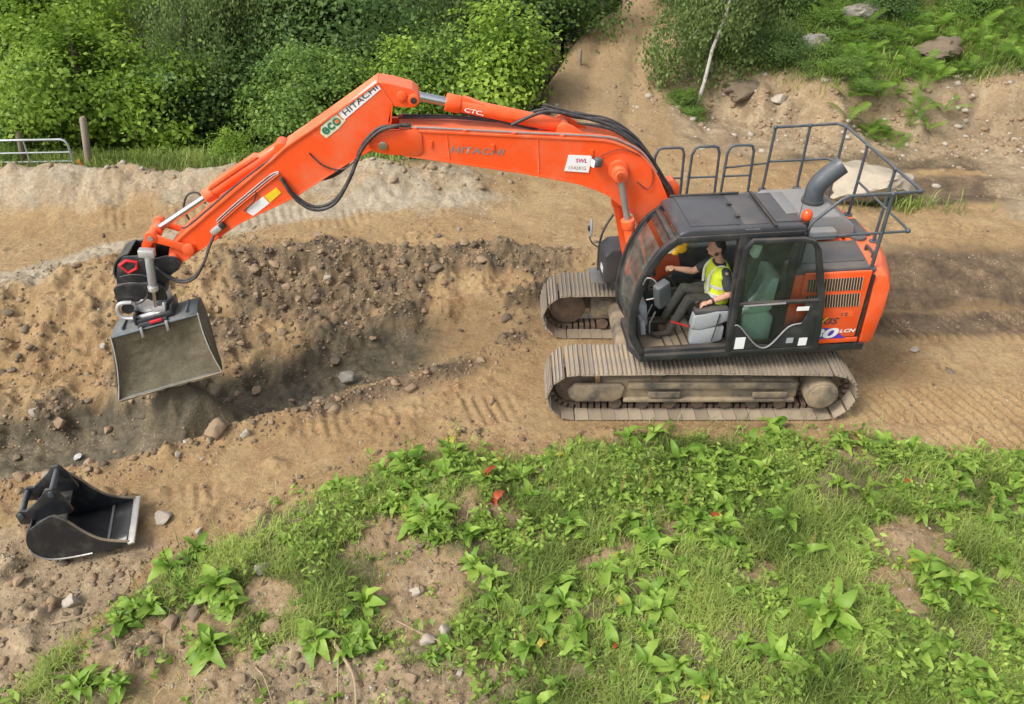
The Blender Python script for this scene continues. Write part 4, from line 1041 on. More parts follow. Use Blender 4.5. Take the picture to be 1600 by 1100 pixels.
text('lettering', '!', ORANGE, arm, (o_.x, C - .176, o_.z), ar_r, ar_u, .10, .03, 0, fit=.022)
o_ = a0 + ad * .62
text('lettering', 'CTC,', WTXT, acyl, (o_.x + .0, C - .09, o_.z - .055), ad, (-ad.z, 0, ad.x), .06, .02, 0, fit=.24)
# model lettering on the engine door
MB().prism([(1.20, 1.175 + .02), (1.56, 1.195), (1.75, 1.195), (1.52, 1.36), (1.20, 1.40)], -1.2385, -1.2352).build('violet_flash', PURPLE, door_e)
text('lettering', 'ZAXIS', DARKTXT, door_e, (1.06, -1.2395, 1.43), (1, 0, 0), (0, 0, 1), .10, .025, .25, fit=.53)
MB().prism([(1.335, 1.45), (1.36, 1.45), (1.44, 1.54), (1.41, 1.54)], -1.2425, -1.2405).build('emblem_dot', YELLOW, door_e)
text('lettering', '180', WTXT, door_e, (1.06, -1.2405, 1.205), (1, 0, 0), (0, 0, 1), .165, .035, .2, fit=.575)
text('lettering', 'LCN', WTXT, door_e, (1.645, -1.2395, 1.285), (1, 0, 0), (0, 0, 1), .055, .03, .2, fit=.215)
text('lettering', '12', DARKTXT, door_e, (1.60, -1.2395, 1.555), (1, 0, 0), (0, 0, 1), .05, .02, 0, fit=.09)
MB().span(1.595, 1.77, -1.237, -1.2345, 1.54, 1.62).build('plate', ORANGE_D, door_e)

# ---- tiltrotator
tl = MB()
sp_ = [(-7.74, 2.18), (-7.81, 1.95), (-7.83, 1.76), (-7.70, 1.70), (-7.30, 1.69), (-7.20, 1.85), (-7.10, 2.0), (-6.98, 2.08), (-6.93, 2.17), (-6.98, 2.26), (-7.10, 2.28), (-7.30, 2.24), (-7.46, 2.30), (-7.62, 2.30)]
for s in (-1, 1):
    tl.prism(sp_, C + s * .215 - .02, C + s * .215 + .02)
tl.span(-7.78, -7.26, C - .2, C + .2, 1.72, 1.80)
tilt = up(tl.build('tiltrotator', BKT, exc, bevel=.01))
tag(tilt, 'black and silver tiltrotator between arm and bucket')
for (x, z) in ((-7.03, 2.19), (-7.42, 2.20)):
    MB().cyl((x, C - .25, z), (x, C + .25, z), .045, n=16).build('pin', BKT, tilt, bevel=.006)
hk = MB()
hk.tube([(-7.70, C - .24, 2.18), (-7.60, C - .24, 2.25), (-7.48, C - .24, 2.22), (-7.50, C - .24, 2.13), (-7.62, C - .24, 2.07), (-7.70, C - .24, 2.18)], .022, 8)
hk.build('lifting_hook', RED, tilt)
def arcp(cx, cz, r_, a0_, a1_, n_=8): return [(cx + r_ * math.cos(a0_ + (a1_ - a0_) * i / n_), cz + r_ * math.sin(a0_ + (a1_ - a0_) * i / n_)) for i in range(n_ + 1)]
gd_ = MB().beam(arcp(-7.52, 2.02, .30, R(100), R(190)), .018, C - .2, C + .2)
gd_.build('curved_guard', BKT, tilt)
MB().prism([(-7.86, 1.66), (-7.86, 1.86), (-7.78, 1.93), (-7.3, 1.93), (-7.22, 1.86), (-7.22, 1.66)], C - .30, C - .24).build('tilt_plate', BKT, tilt, bevel=.012)
tc0 = Vector((-7.27, C - .34, 2.37)); tc1 = Vector((-7.33, C - .34, 1.90)); tc2 = Vector((-7.37, C - .34, 1.60))
tcy = MB().cyl(tc0, tc1, .052, n=20).build('tilt_cylinder', GALV, tilt, bevel=.006)
MB().box((-7.28, C - .34, 2.40), (.20, .11, .11), (0, R(6), 0)).build('tilt_cylinder_head', SILVER, tilt, bevel=.02)
MB().cyl(tc1 + Vector((.0, 0, .02)), tc1 + Vector((-.005, 0, -.05)), .066, n=18).build('tilt_cylinder_gland', SILVER, tilt, bevel=.006)
MB().cyl(tc1, tc2, .026, n=14).build('tilt_rod', STEEL, tilt)
ro = MB().cyl((-7.50, C - .05, 1.48), (-7.50, C - .05, 1.70), .26, n=30)
ro.cyl((-7.74, C - .22, 1.50), (-7.74, C - .22, 1.68), .11, n=20)
rotor = ro.build('rotor_housing', SILVER, tilt, bevel=.02)
MB().cyl((-7.74, C - .345, 1.58), (-7.74, C - .30, 1.58), .075, n=18).build('motor', BKT, tilt)
MB().tube(spline([(-7.66, C - .34, 1.68), (-7.80, C - .36, 1.68), (-7.86, C - .36, 1.58), (-7.82, C - .36, 1.47), (-7.68, C - .36, 1.45), (-7.5, C - .34, 1.48), (-7.32, C - .33, 1.52), (-7.26, C - .3, 1.64)], 4), .026, 8).build('rotor_bracket', SILVER, tilt)
MB().box((-7.33, C - .32, 1.56), (.16, .08, .10), (0, R(10), 0)).build('rotor_lug', SILVER, tilt, bevel=.02)
hose([(-7.78, C - .32, 1.92), (-7.62, C - .34, 1.97), (-7.46, C - .34, 1.94), (-7.42, C - .34, 1.80), (-7.52, C - .33, 1.68), (-7.62, C - .32, 1.64)], .013, tilt)
hose([(-7.74, C - .26, 2.02), (-7.58, C - .28, 2.06), (-7.40, C - .27, 2.02), (-7.38, C - .26, 1.9)], .010, tilt)
for k in range(5):
    hose([(-7.25 + .02 * k, C - .05 + .04 * k, 2.52), (-7.30, C - .04 + .04 * k, 2.35), (-7.45, C - .02 + .03 * k, 2.22), (-7.55, C, 1.95)], .010, tilt)

# ---- digging bucket under it
MUD = paint('wet_olive_mud', (0.125, 0.106, 0.064), .75, .6, (.085, .070, .042), dscale=5, fine=.35)
U = Vector((1.2, .215, .19)).normalized()
Dn = Vector((.035, -.165, -.875)).normalized()
Bk = Dn.cross(U).normalized()
Bk = Bk if Bk.y > 0 else -Bk
bo = Vector((-7.385, -.41, 1.41))
bprof = [(0.0, 0.0, .570), (.10, -.035, .560), (.36, -.05, .55), (.60, -.02, .54), (.70, .08, .54), (.77, .25, .55), (.77, .45, .565), (.69, .64, .585), (.53, .79, .62), (.32, .87, .665), (.14, .895, .69), (0.0, .89, .70)]
bprof = [(a.x, a.y, a.z) for a in spline(bprof, 3)]
def bp(b, d_, u): return bo + Bk * b + Dn * d_ + U * u
def bucket_shell(off):
    n_ = len(bprof); V = []; F = []
    for i, (b, d_, hw) in enumerate(bprof):
        for u in np.linspace(-hw, hw, 7): V.append(bp(b - (0), d_, u))
    for i in range(n_ - 1):
        for k in range(6): F.append((i * 7 + k, i * 7 + k + 1, (i + 1) * 7 + k + 1, (i + 1) * 7 + k))
    return V, F
V_, F_ = bucket_shell(0)
bk = MB().add(V_, F_)
bucket = bk.build('bucket', BKTG, exc)
bucket.rotation_euler = (0, 0, YAW)
sm = bucket.modifiers.new('wall', 'SOLIDIFY'); sm.thickness = .022; sm.offset = 0
tag(bucket, 'wide grey grading bucket full of wet soil')
for s in (-1, 1):
    ring = [bp(b, d_, s * (hw - .004)) for b, d_, hw in bprof]
    cpt = bp(.25, .45, s * .60)
    m_ = MB().add(ring + [cpt], [(i, i + 1, len(ring)) for i in range(len(ring) - 1)] + [(len(ring) - 1, 0, len(ring))])
    pl_ = m_.build('side_plate', MUD, bucket); q_ = pl_.modifiers.new('wall', 'SOLIDIFY'); q_.thickness = .02; q_.offset = 0
    e0 = [bp(-.012, d_, s * (.570 + (.70 - .570) * max(d_ / .89, 0) ** 2.0 + .0)) for d_ in np.linspace(-.02, .90, 10)]
    MB().tube(e0, .009, 6).build('side_cutter', EDGE, bucket)
lip = [bp(-.03, .89, u) for u in np.linspace(-.705, .705, 5)]
MB().tube(lip, .012, 6, flat=.8).build('cutting_edge', TRACKF, bucket)
MB().tube([bp(-.005, 0, -.575), bp(-.005, 0, .575)], .012, 6).build('top_lip', BKTG, bucket)
def obox(c, hu, hb, hd, name, mat, bev=.012):
    m = MB(); M3 = Matrix((U, Bk, -Dn)).transposed()
    m.box(c, (2 * hu, 2 * hb, 2 * hd), M3)
    return m.build(name, mat, bucket, bevel=bev)
obox(bp(.28, -.085, .02), .24, .22, .03, 'adapter_plate', BKT)
obox(bp(.05, -.02, -.02), .19, .05, .05, 'adapter_beam', BKT)
for u in (-.17, .16): obox(bp(-.03, .03, u), .018, .018, .075, 'locking_pin', DULLSTEEL, .006)
obox(bp(.0, -.065, .03), .08, .02, .018, 'red_lock', RED, .006)
for u in (-.24, .24): obox(bp(.30, -.12, u), .018, .24, .07, 'hitch_ear', BKT)
for u in (-.42, .42): obox(bp(.25, -.07, u), .012, .2, .02, 'gusset', BKTG, .004)

# wet soil heaped in the bucket
sv, sf = [], []
NU, ND = 48, 36
for j in range(ND + 1):
    d_ = -.02 + .93 * j / ND
    hw = .562 + (.690 - .562) * max(min(d_, .89) / .89, 0) ** 2.0
    if d_ > .89: hw -= .55 * (d_ - .89)
    for i in range(NU + 1):
        fu = -1 + 2 * i / NU
        u = fu * hw
        n_ = float(fbm(np.array([u * 1.0]), np.array([d_]), 4.0, 4, 5)[0] - .5)
        n3 = float(fbm(np.array([u * 1.0]), np.array([d_]), 22.0, 2, 9)[0] - .5)
        if d_ < .89: b = .015 + .085 * math.sin(math.pi * min(max(d_ / .89, 0), 1)) * (1 - abs(fu) ** 6) + n_ * .05 + n3 * .014
        else: b = -.04 + .25 * (d_ - .89) + n_ * .12 + n3 * .03; u *= 1 + n_ * .35 * (d_ - .89) / .4
        sv.append(bp(max(b, .006) if d_ < .84 else b, d_, u))
for j in range(ND):
    for i in range(NU):
        a = j * (NU + 1) + i
        sf.append((a, a + 1, a + NU + 2, a + NU + 1))
soilm = MB().add(sv, sf)
so = soilm.build('bucket_soil', MUD, None)
so.location = (OX, OY, EZ); so.rotation_euler = (0, 0, YAW)
tag(so, 'wet olive brown soil filling the raised digging bucket', 'soil', None, 'stuff')
# ------------------------------------------------------------------ the operator
def remeshed(mb, name, voxel, parent, mat, smooth_it=4):
    me = bpy.data.meshes.new(name); me.from_pydata(mb.v, [], mb.f); me.update()
    o = bpy.data.objects.new(name, me); COL.objects.link(o)
    m = o.modifiers.new('r', 'REMESH'); m.mode = 'VOXEL'; m.voxel_size = voxel
    if smooth_it:
        s_ = o.modifiers.new('s', 'SMOOTH'); s_.factor = .5; s_.iterations = smooth_it
    bpy.context.view_layer.update()
    ne = bpy.data.meshes.new_from_object(o.evaluated_get(bpy.context.evaluated_depsgraph_get()))
    bpy.data.objects.remove(o); bpy.data.meshes.remove(me)
    ne.polygons.foreach_set('use_smooth', np.ones(len(ne.polygons), dtype=bool)); ne.name = name
    ne.materials.clear(); ne.materials.append(mat)
    return link(name, ne, parent)
def limb(mb, pts, rs, n=12):
    mb.tube(pts, rs, n)
    for p, r_ in zip(pts, rs): mb.sphere(p, r_ * .995, 12, 8)
    return mb
SKIN = paint('skin', (.55, .30, .21), .5, fine=.05)
def cloth(name, col, sc=14, st=.7):
    m, nt, b = nodes_of(name)
    n1 = noise(nt, sc, 4, .6)
    nt.links.new(mixc(nt, ramp(nt, n1, .3, .7), tuple(c * .75 for c in col), tuple(c * 1.15 for c in col)), b.inputs['Base Color'])
    b.inputs['Roughness'].default_value = .85
    bump(nt, b, n1, st, .03)
    return m
TSHIRT = cloth('dark_grey_cotton', (.05, .055, .06))
TROUSER = cloth('dark_work_trousers', (.062, .058, .048))
VEST = cloth('high_visibility_yellow', (.78, .92, .05), 11, .5)
BAND = paint('reflective_band', (.72, .72, .70), .4, fine=.04)
HAIR = paint('dark_hair', (.03, .022, .016), .6)
py_ = -.70
bodym = MB()
bodym.sphere((-.03, py_, 2.375), (.098, .078, .115), 18, 14)
bodym.sphere((-.065, py_, 2.30), (.060, .058, .070), 14, 10)           # jaw
bodym.sphere((-.130, py_, 2.345), (.026, .015, .026), 10, 8)            # nose
bodym.sphere((-.105, py_, 2.295), (.025, .030, .014), 10, 8)            # mouth
for s in (-1, 1):
    bodym.sphere((.0, py_ + s * .080, 2.355), (.026, .012, .034), 10, 8)   # ears
    bodym.sphere((-.112, py_ + s * .034, 2.385), (.018, .022, .012), 8, 6)  # brow
limb(bodym, [(-.01, py_, 2.30), (.03, py_, 2.20), (.06, py_, 2.12)], [.056, .056, .062])
limb(bodym, [(.06, py_, 2.02), (.06, py_, 1.88), (.08, py_, 1.62)], [.10, .10, .11])
sh = {-1: Vector((.08, py_ - .19, 2.07)), 1: Vector((.05, py_ + .18, 2.07))}
el = {-1: Vector((.15, py_ - .27, 1.80)), 1: Vector((-.20, py_ + .24, 1.88))}
wr = {-1: Vector((-.13, py_ - .31, 1.72)), 1: Vector((-.45, py_ + .26, 1.92))}
for s in (-1, 1):
    limb(bodym, [tuple(sh[s]), tuple(sh[s].lerp(el[s], .5)), tuple(el[s])], [.060, .055, .046])
    limb(bodym, [tuple(el[s]), tuple(el[s].lerp(wr[s], .35)), tuple(wr[s])], [.046, .047, .030])
    dv = (wr[s] - el[s]).normalized(); side = Vector((0, 1, 0)); upv = Vector((0, 0, 1))
    palm = wr[s] + dv * .055 + Vector((0, 0, .006))
    bodym.sphere(palm, (.052, .040, .026), 12, 8)
    for k in range(4):
        ln = (.036, .042, .040, .032)[k]
        b_ = palm + dv * .036 + side * (-.030 + .020 * k)
        limb(bodym, [tuple(b_), tuple(b_ + dv * ln * .7 + upv * -.012), tuple(b_ + dv * ln * .8 + upv * -.042), tuple(b_ + dv * ln * .25 + upv * -.060)], [.0105, .010, .0095, .008], 8)
    tb_ = palm + side * (.038 * -s) - dv * .02
    limb(bodym, [tuple(tb_), tuple(tb_ + side * (-.020 * s) + dv * .030 - upv * .012), tuple(tb_ + side * (-.008 * s) + dv * .062 - upv * .03)], [.013, .012, .009], 8)
person = remeshed(bodym, 'person', .0085, None, SKIN, 2)
person.location = (OX, OY, EZ); person.rotation_euler = (0, 0, YAW)
tag(person, 'seated operator in yellow vest and dark clothes holding the cab joysticks', 'person')
def torso(sc, rows):
    m = MB(); V = []; F = []; n = 24
    for (z, cx, a, b) in rows:
        for i in range(n):
            t = 2 * math.pi * i / n
            ca, sa = math.cos(t), math.sin(t)
            V.append((cx + a * sc * (abs(ca) ** .8) * (1 if ca > 0 else -1), py_ + b * sc * (abs(sa) ** .8) * (1 if sa > 0 else -1), z))
    for j in range(len(rows) - 1):
        for i in range(n): F.append((j * n + i, j * n + (i + 1) % n, (j + 1) * n + (i + 1) % n, (j + 1) * n + i))
    F.append(tuple(range(n - 1, -1, -1))); F.append(tuple((len(rows) - 1) * n + i for i in range(n)))
    return m.add(V, F)
ROWS = [(1.54, .08, .135, .175), (1.66, .075, .130, .168), (1.80, .07, .120, .168), (1.93, .065, .128, .185), (2.04, .06, .115, .205), (2.10, .055, .098, .175), (2.150, .045, .075, .095)]
ts = torso(1.03, ROWS)
for s in (-1, 1):
    limb(ts, [tuple(sh[s] + Vector((0, .02 * -s, -.01))), tuple(sh[s].lerp(el[s], .35)), tuple(sh[s].lerp(el[s], .66))], [.082, .074, .068])
remeshed(ts, 't_shirt', .011, person, TSHIRT, 3)
vrows = [(1.60, .078, .134, .172)] + [r_ for r_ in ROWS if 1.6 < r_[0] < 2.13] + [(2.135, .048, .085, .125)]
vm = torso(1.20, vrows)
vest = remeshed(vm, 'vest', .011, person, VEST, 2)
def ring_band(z0, z1, sc):
    def at(z):
        k = max(i for i in range(len(ROWS) - 1) if ROWS[i][0] <= z); a, b = ROWS[k], ROWS[k + 1]; f = (z - a[0]) / (b[0] - a[0])
        return tuple(a[i] + (b[i] - a[i]) * f for i in range(4))
    return torso(sc, [at(z0), at((z0 + z1) / 2), at(z1)])
ring_band(1.70, 1.755, 1.235).build('vest_band', BAND, vest, smooth=50)
ring_band(1.84, 1.885, 1.235).build('vest_band', BAND, vest, smooth=50)
for s in (-1, 1):
    yb_ = py_ + s * .115
    pts = spline([(-.090, yb_, 1.80), (-.100, yb_, 1.93), (-.080, yb_, 2.05), (.02, yb_ * .5 + (py_ + s * .11) * .5, 2.135), (.14, yb_, 2.09), (.205, yb_, 1.95), (.195, yb_, 1.78)], 4)
    MB().tube(pts, .019, 8, flat=.45).build('vest_band', BAND, vest, smooth=60)
tr = MB()
for s in (-1, 1):
    limb(tr, [(.10, py_ + s * .09, 1.585), (-.14, py_ + s * .11, 1.64), (-.34, py_ + s * .14, 1.68)], [.105, .092, .072])
    limb(tr, [(-.34, py_ + s * .14, 1.68), (-.44, py_ + s * .14, 1.45), (-.55, py_ + s * .14, 1.22)], [.072, .066, .056])
tr.sphere((.09, py_, 1.58), (.14, .18, .11), 14, 10)
remeshed(tr, 'trousers', .012, person, TROUSER, 3)
for s in (-1, 1):
    bt = MB(); limb(bt, [(-.55, py_ + s * .14, 1.23), (-.56, py_ + s * .14, 1.17), (-.67, py_ + s * .145, 1.155), (-.76, py_ + s * .15, 1.15)], [.056, .052, .045, .036])
    remeshed(bt, 'boot', .011, person, paint('muddy_boot', (.07, .055, .04), .8), 2)
hr = MB().sphere((-.005, py_, 2.415), (.096, .082, .088), 16, 10).sphere((.035, py_, 2.37), (.066, .079, .080), 14, 10)
remeshed(hr, 'hair', .008, person, HAIR, 2)
bd_ = MB().sphere((-.075, py_, 2.275), (.050, .052, .036), 12, 8).sphere((-.03, py_ - .055, 2.30), (.030, .02, .04), 10, 6).sphere((-.03, py_ + .055, 2.30), (.030, .02, .04), 10, 6)
remeshed(bd_, 'beard', .008, person, paint('short_beard', (.10, .06, .04), .8), 2)
wp = el[-1].lerp(wr[-1], .82); wd = (wr[-1] - el[-1]).normalized()
MB().cyl(wp - wd * .014, wp + wd * .014, .041, n=16).build('watch', RUBBER, person)

# ------------------------------------------------------------------ spare black bucket on the ground
sb = empty('spare_bucket', (-5.35, 6.08, max(hz(x_, y_) for x_ in np.linspace(-5.5, -4.4, 9) for y_ in np.linspace(6.2, 7.2, 7)) - .05), R(15))
sb.scale = (.86, .98, 1.22)
tag(sb, 'black spare digging bucket lying on the bare soil', 'bucket')
W2 = .36
sprof = [(.10, .44), (.03, .36), (-.01, .24), (.02, .13), (.12, .045), (.30, .005), (.60, .0), (.90, .015), (1.14, .05)]
sprof = [(v.x, v.z) for v in spline([(x, 0, z) for x, z in sprof], 4)]
n = len(sprof)
V = [(x, y + W2, z) for x, z in sprof for y in (-W2, -W2 * .5, 0, W2 * .5, W2)]
F = [(i * 5 + k, i * 5 + k + 1, (i + 1) * 5 + k + 1, (i + 1) * 5 + k) for i in range(n - 1) for k in range(4)]
shell = MB().add(V, F).build('shell', BKT, sb)
q_ = shell.modifiers.new('wall', 'SOLIDIFY'); q_.thickness = .022; q_.offset = 0
crv = spline([(.10, 0, .44), (.28, 0, .52), (.42, 0, .55), (.55, 0, .45), (.68, 0, .29), (.85, 0, .15), (1.14, 0, .06)], 4)
sidep = [(x, z) for x, z in sprof] + [(v.x, v.z) for v in crv[::-1]][1:-1]
for y in (0.0, 2 * W2):
    sd = MB().prism(sidep, y - .014, y + .014).build('side_plate', BKT, sb)
    MB().tube([(v.x, y, v.z) for v in crv[8:]], .016, 6).build('side_cutter', TRACKF, sb)
    MB().tube([(x, y + (-.02 if y == 0 else .02), z + .012) for x, z in sprof[10:26]], .010, 6).build('weld_seam', DULLSTEEL, sb)
MB().box((1.17, W2, .052), (.09, 2 * W2 + .05, .026), (0, R(-6), 0)).build('cutting_edge', EDGE, sb, bevel=.006)
MB().box((.86, W2, .034), (.03, 2 * W2 - .06, .012), (0, R(-2), 0)).build('wear_strip', DULLSTEEL, sb)
MB().prism([(.08, .40), (.30, .44), (.52, .44), (.50, .38), (.3, .36), (.1, .33)], .02, 2 * W2 - .02).build('top_beam', BKT, sb, bevel=.012)
earp = [(-.06, .40), (-.07, .52), (.0, .56), (.08, .55), (.30, .68), (.38, .76), (.47, .76), (.53, .67), (.60, .46), (.50, .40), (.2, .38)]
for y in (W2 - .19, W2 + .19):
    MB().prism(earp, y - .018, y + .018).build('ear', BKT, sb, bevel=.008)
for (x, z) in ((-.01, .505), (.43, .70)):
    MB().cyl((x, W2 - .225, z), (x, W2 + .225, z), .036, n=16).build('pin', RAIL, sb, bevel=.004)
MB().prism([(.14, .44), (.34, .58), (.40, .58), (.42, .44)], W2 - .03, W2 + .03).build('gusset', BKT, sb, bevel=.006)

# ------------------------------------------------------------------ rocks
def rock_mesh(name, seed, sub=3, rough=.35, flat=.7, mat=None, facets=7):
    bm = bmesh.new(); bmesh.ops.create_icosphere(bm, subdivisions=sub, radius=1.0)
    rr = random.Random(seed)
    planes = [(Vector((rr.gauss(0, 1), rr.gauss(0, 1), rr.gauss(0, 1))).normalized(), rr.uniform(.42, .86)) for _ in range(facets + 5)]
    for v in bm.verts:
        p = v.co.copy()
        for nrm, dd in planes:
            e = p.dot(nrm) - dd
            if e > 0: p -= nrm * e * .9
        a = np.array([p.x * 2 + seed]); b = np.array([p.y * 2 + p.z * 1.7])
        p *= 1 + rough * .6 * float(fbm(a, b, 1.6, 5, seed % 97, .6)[0] - .5)
        v.co = Vector((p.x, p.y * .9, p.z * flat))
    me = bpy.data.meshes.new(name); bm.to_mesh(me); bm.free()
    me.polygons.foreach_set('use_smooth', np.ones(len(me.polygons), dtype=bool)); me.set_sharp_from_angle(angle=R(38))
    if mat: me.materials.append(mat)
    return me
ST_PALE = paint('pale_stone', (.38, .34, .28), .85, .6, (.27, .21, .14), dscale=3, fine=.2)
ST_TAN = paint('tan_stone', (.27, .195, .12), .9, .6, (.20, .13, .075), dscale=3, fine=.25)
ST_GREY = paint('grey_stone', (.25, .235, .20), .85, .5, (.20, .155, .10), dscale=3, fine=.25)
ST_BRN = paint('brown_stone', (.165, .125, .082), .9, .6, (.11, .08, .05), dscale=3, fine=.25)
ST_CREAM = paint('cream_boulder', (.40, .35, .27), .9, .7, (.28, .225, .15), dscale=2.5, fine=.2)
def rock(name, label, cat, x, y, r_, seed, mat, flat=.7, rz=0.0, sx=1.0, sink=.3, group=None, dz=0):
    me = rock_mesh(name, seed, 4 if r_ > .3 else 3, 1.0 if r_ > .3 else .6, flat, mat)
    o = link(name, me, None)
    o.location = (x, y, hz(x, y) + r_ * flat * (1 - 2 * sink) + dz); o.scale = (r_ * sx, r_, r_); o.rotation_euler = (0, 0, rz)
    tag(o, label, cat, group)
    return o
rock('boulder', 'large cream boulder behind the excavator guard rail', 'boulder', 7.0, 14.95, .76, 31, ST_CREAM, .75, .2, 1.12, .22)
rock('stone', 'flat pale stone on the soil right of the spare bucket', 'stone', -4.22, 6.86, .13, 5, ST_PALE, .55, .5, 1.15)
rock('stone', 'round grey stone below the spare bucket', 'stone', -4.80, 5.62, .115, 6, ST_PALE, .8, .3, 1.1, .2)
rock('boulder', 'tan boulder on the near lip of the trench', 'boulder', -4.0, 8.36, .19, 7, ST_TAN, .75, .4, 1.1, .25)
rock('stone_block', 'angular brown block wedged in the trench bank', 'stone', -2.55, 10.05, .17, 8, ST_GREY, 1.0, .9, .8, .1)
rock('stone', 'pale round stone on trench lip right of the tan boulder', 'stone', -3.62, 8.35, .085, 9, ST_PALE, .8, 0, 1, .2)
rock('stone', 'whitish stone half hidden in grass at lower left', 'stone', -2.80, 5.95, .10, 12, ST_PALE, .6, 1.1, 1.3)
rock('stone', 'upright pale stone on the bare patch at bottom centre', 'stone', -.69, 5.12, .10, 14, ST_PALE, 1.1, .2, .7, .2)
rock('stone', 'flat pale stone left of the upright stone at bottom', 'stone', -.85, 5.07, .10, 15, ST_PALE, .6, .8, 1.1)
rock('outcrop', 'grey rock outcrop among the bracken on the slope', 'rock', 10.2, 20.3, .60, 21, ST_BRN, .75, .5, 1.2, .38)
rock('outcrop', 'pale rock high on the right hillside under shrubs', 'rock', 9.0, 21.9, .5, 22, ST_GREY, .8, .2, 1.4, .2)
rock('outcrop', 'flat lichened rock on the grassy slope above the bank', 'rock', 7.2, 20.5, .50, 23, ST_GREY, .5, .1, 1.5, .25)
rock('boulder', 'grey overhanging slab above the dark hollow in the bank', 'rock', 5.6, 19.75, .50, 24, ST_BRN, .45, .1, 1.5, .32)
rock('stone', 'pale block set in the soil bank near the birch', 'stone', 6.35, 19.35, .22, 25, ST_PALE, .9, .3, 1.0, .25)
rock('stone', 'dark brown stone at the right edge behind the machine', 'stone', 9.05, 11.95, .20, 26, ST_TAN, .8, .3, 1.0, .25)
rock('stone', 'cream stone on the soil behind the grab rails', 'stone', 3.0, 15.6, .19, 27, ST_CREAM, .7, .6, 1.2, .25)
rock('stone', 'white stone lying in the wet trench bottom', 'stone', -6.18, 8.55, .06, 28, WHITE, .7, .6, 1.2, .1)
rock('stone', 'pale pink stone on the tracked ground right of the machine', 'stone', 6.28, 10.35, .075, 29, ST_PALE, .6, .6, 1.2, .2)

# medium stones one could count, all alike
SM = [rock_mesh('stone', 100 + i, 2, .5, .75, m_) for i, m_ in enumerate((ST_TAN, ST_TAN, ST_BRN, ST_PALE, ST_TAN, ST_BRN))]
cnt = 0; tries = 0
rs_ = random.Random(5)
CX = [rs_.uniform(-8.2, 1.0) if rs_.random() < .75 else rs_.uniform(4.5, 8.5) for _ in range(9000)]; CY = [rs_.uniform(4.4, 14.0) for _ in range(9000)]
CZ = zones(np.array(CX), np.array(CY))
while cnt < 220 and tries < 8999:
    tries += 1
    x, y = CX[tries], CY[tries]
    if abs(x) > .6 * y + 2.5: continue
    z_ = {q: v[tries:tries + 1] for q, v in CZ.items()}
    yn_ = float(z_['yn'][0])
    w = .06 + .75 * float(z_['rub'][0]) + .9 * math.exp(-((y - yn_ + .15) / .3) ** 2) * (x < .2) + .4 * float(z_['top'][0]) + .35 * (0 < float(z_['t'][0]) < 1) * (x < .5)
    if float(z_['grass'][0]) > .3 or rs_.random() > w: continue
    if x > .2 and x < 5 and 8.3 < y < 12: continue
    si = rs_.randrange(6)
    o = bpy.data.objects.new('stone', SM[si]); COL.objects.link(o)
    r_ = .030 + .105 * rs_.random() ** 2.2
    o.scale = (r_ * rs_.uniform(.8, 1.4), r_, r_ * rs_.uniform(.7, 1.1)); o.rotation_euler = (rs_.uniform(-.3, .3), rs_.uniform(-.3, .3), rs_.uniform(0, 6.28))
    o.location = (x, y, hz(x, y) + r_ * .25)
    shade = ('tan', 'tan', 'brown', 'pale', 'tan', 'brown')[si]
    where = 'on the bare soil at the lower left' if (y < 7.2 and x < 0) else ('on the rutted ground right of the machine' if x > 4 else ('along the near lip of the trench' if y < yn_ + .15 else ('on the dark rubble bank' if float(z_['rub'][0]) > .5 else 'on the bank beyond the trench')))
    size = 'large' if r_ > .08 else ('fist sized' if r_ > .048 else 'small')
    tag(o, f'{size} {shade} stone lying loose {where}', 'stone', f'{size} {shade} stones {where}')
    cnt += 1

# fine rubble and pebbles nobody could count
def ico(sub):
    bm = bmesh.new(); bmesh.ops.create_icosphere(bm, subdivisions=sub, radius=1.0)
    v = np.array([p.co[:] for p in bm.verts]); f = np.array([[q.index for q in p.verts] for p in bm.faces]); bm.free()
    return v, f
def scatter_bits(name, label, cat, X, Y, Rr, mats, sub=1, sink=.2):
    v0, f0 = ico(sub)
    N = len(X); nv = len(v0)
    D = 1 + (rng.random((N, nv, 1)) - .5) * .55
    S = np.stack([Rr * rng.uniform(.8, 1.5, N), Rr * rng.uniform(.7, 1.1, N), Rr * rng.uniform(.5, .9, N)], 1)[:, None, :]
    P = v0[None] * D * S
    a = rng.uniform(0, 6.28, N); ca, sa = np.cos(a)[:, None], np.sin(a)[:, None]
    P = np.stack([P[..., 0] * ca - P[..., 1] * sa, P[..., 0] * sa + P[..., 1] * ca, P[..., 2]], 2)
    P += np.stack([X, Y, H(X, Y) + Rr * (.25 - sink)], 1)[:, None, :]
    Fa = (f0[None] + (np.arange(N) * nv)[:, None, None]).reshape(-1, 3)
    me = bpy.data.meshes.new(name)
    me.vertices.add(N * nv); me.vertices.foreach_set('co', P.reshape(-1).astype(np.float32))
    me.loops.add(Fa.size); me.loops.foreach_set('vertex_index', Fa.ravel().astype(np.int32))
    me.polygons.add(len(Fa)); me.polygons.foreach_set('loop_start', np.arange(0, Fa.size, 3, dtype=np.int32))
    mi = rng.integers(0, len(mats), N).repeat(len(f0)).astype(np.int32)
    for m in mats: me.materials.append(m)
    me.polygons.foreach_set('material_index', mi)
    me.update(calc_edges=True)
    o = link(name, me, None)
    tag(o, label, cat, None, 'stuff')
    return o
def sample(n, x0, x1, y0, y1, wfun):
    X = rng.uniform(x0, x1, n); Y = rng.uniform(y0, y1, n)
    Z = zones(X, Y); w = wfun(X, Y, Z)
    k = rng.random(n) < w
    return X[k], Y[k]
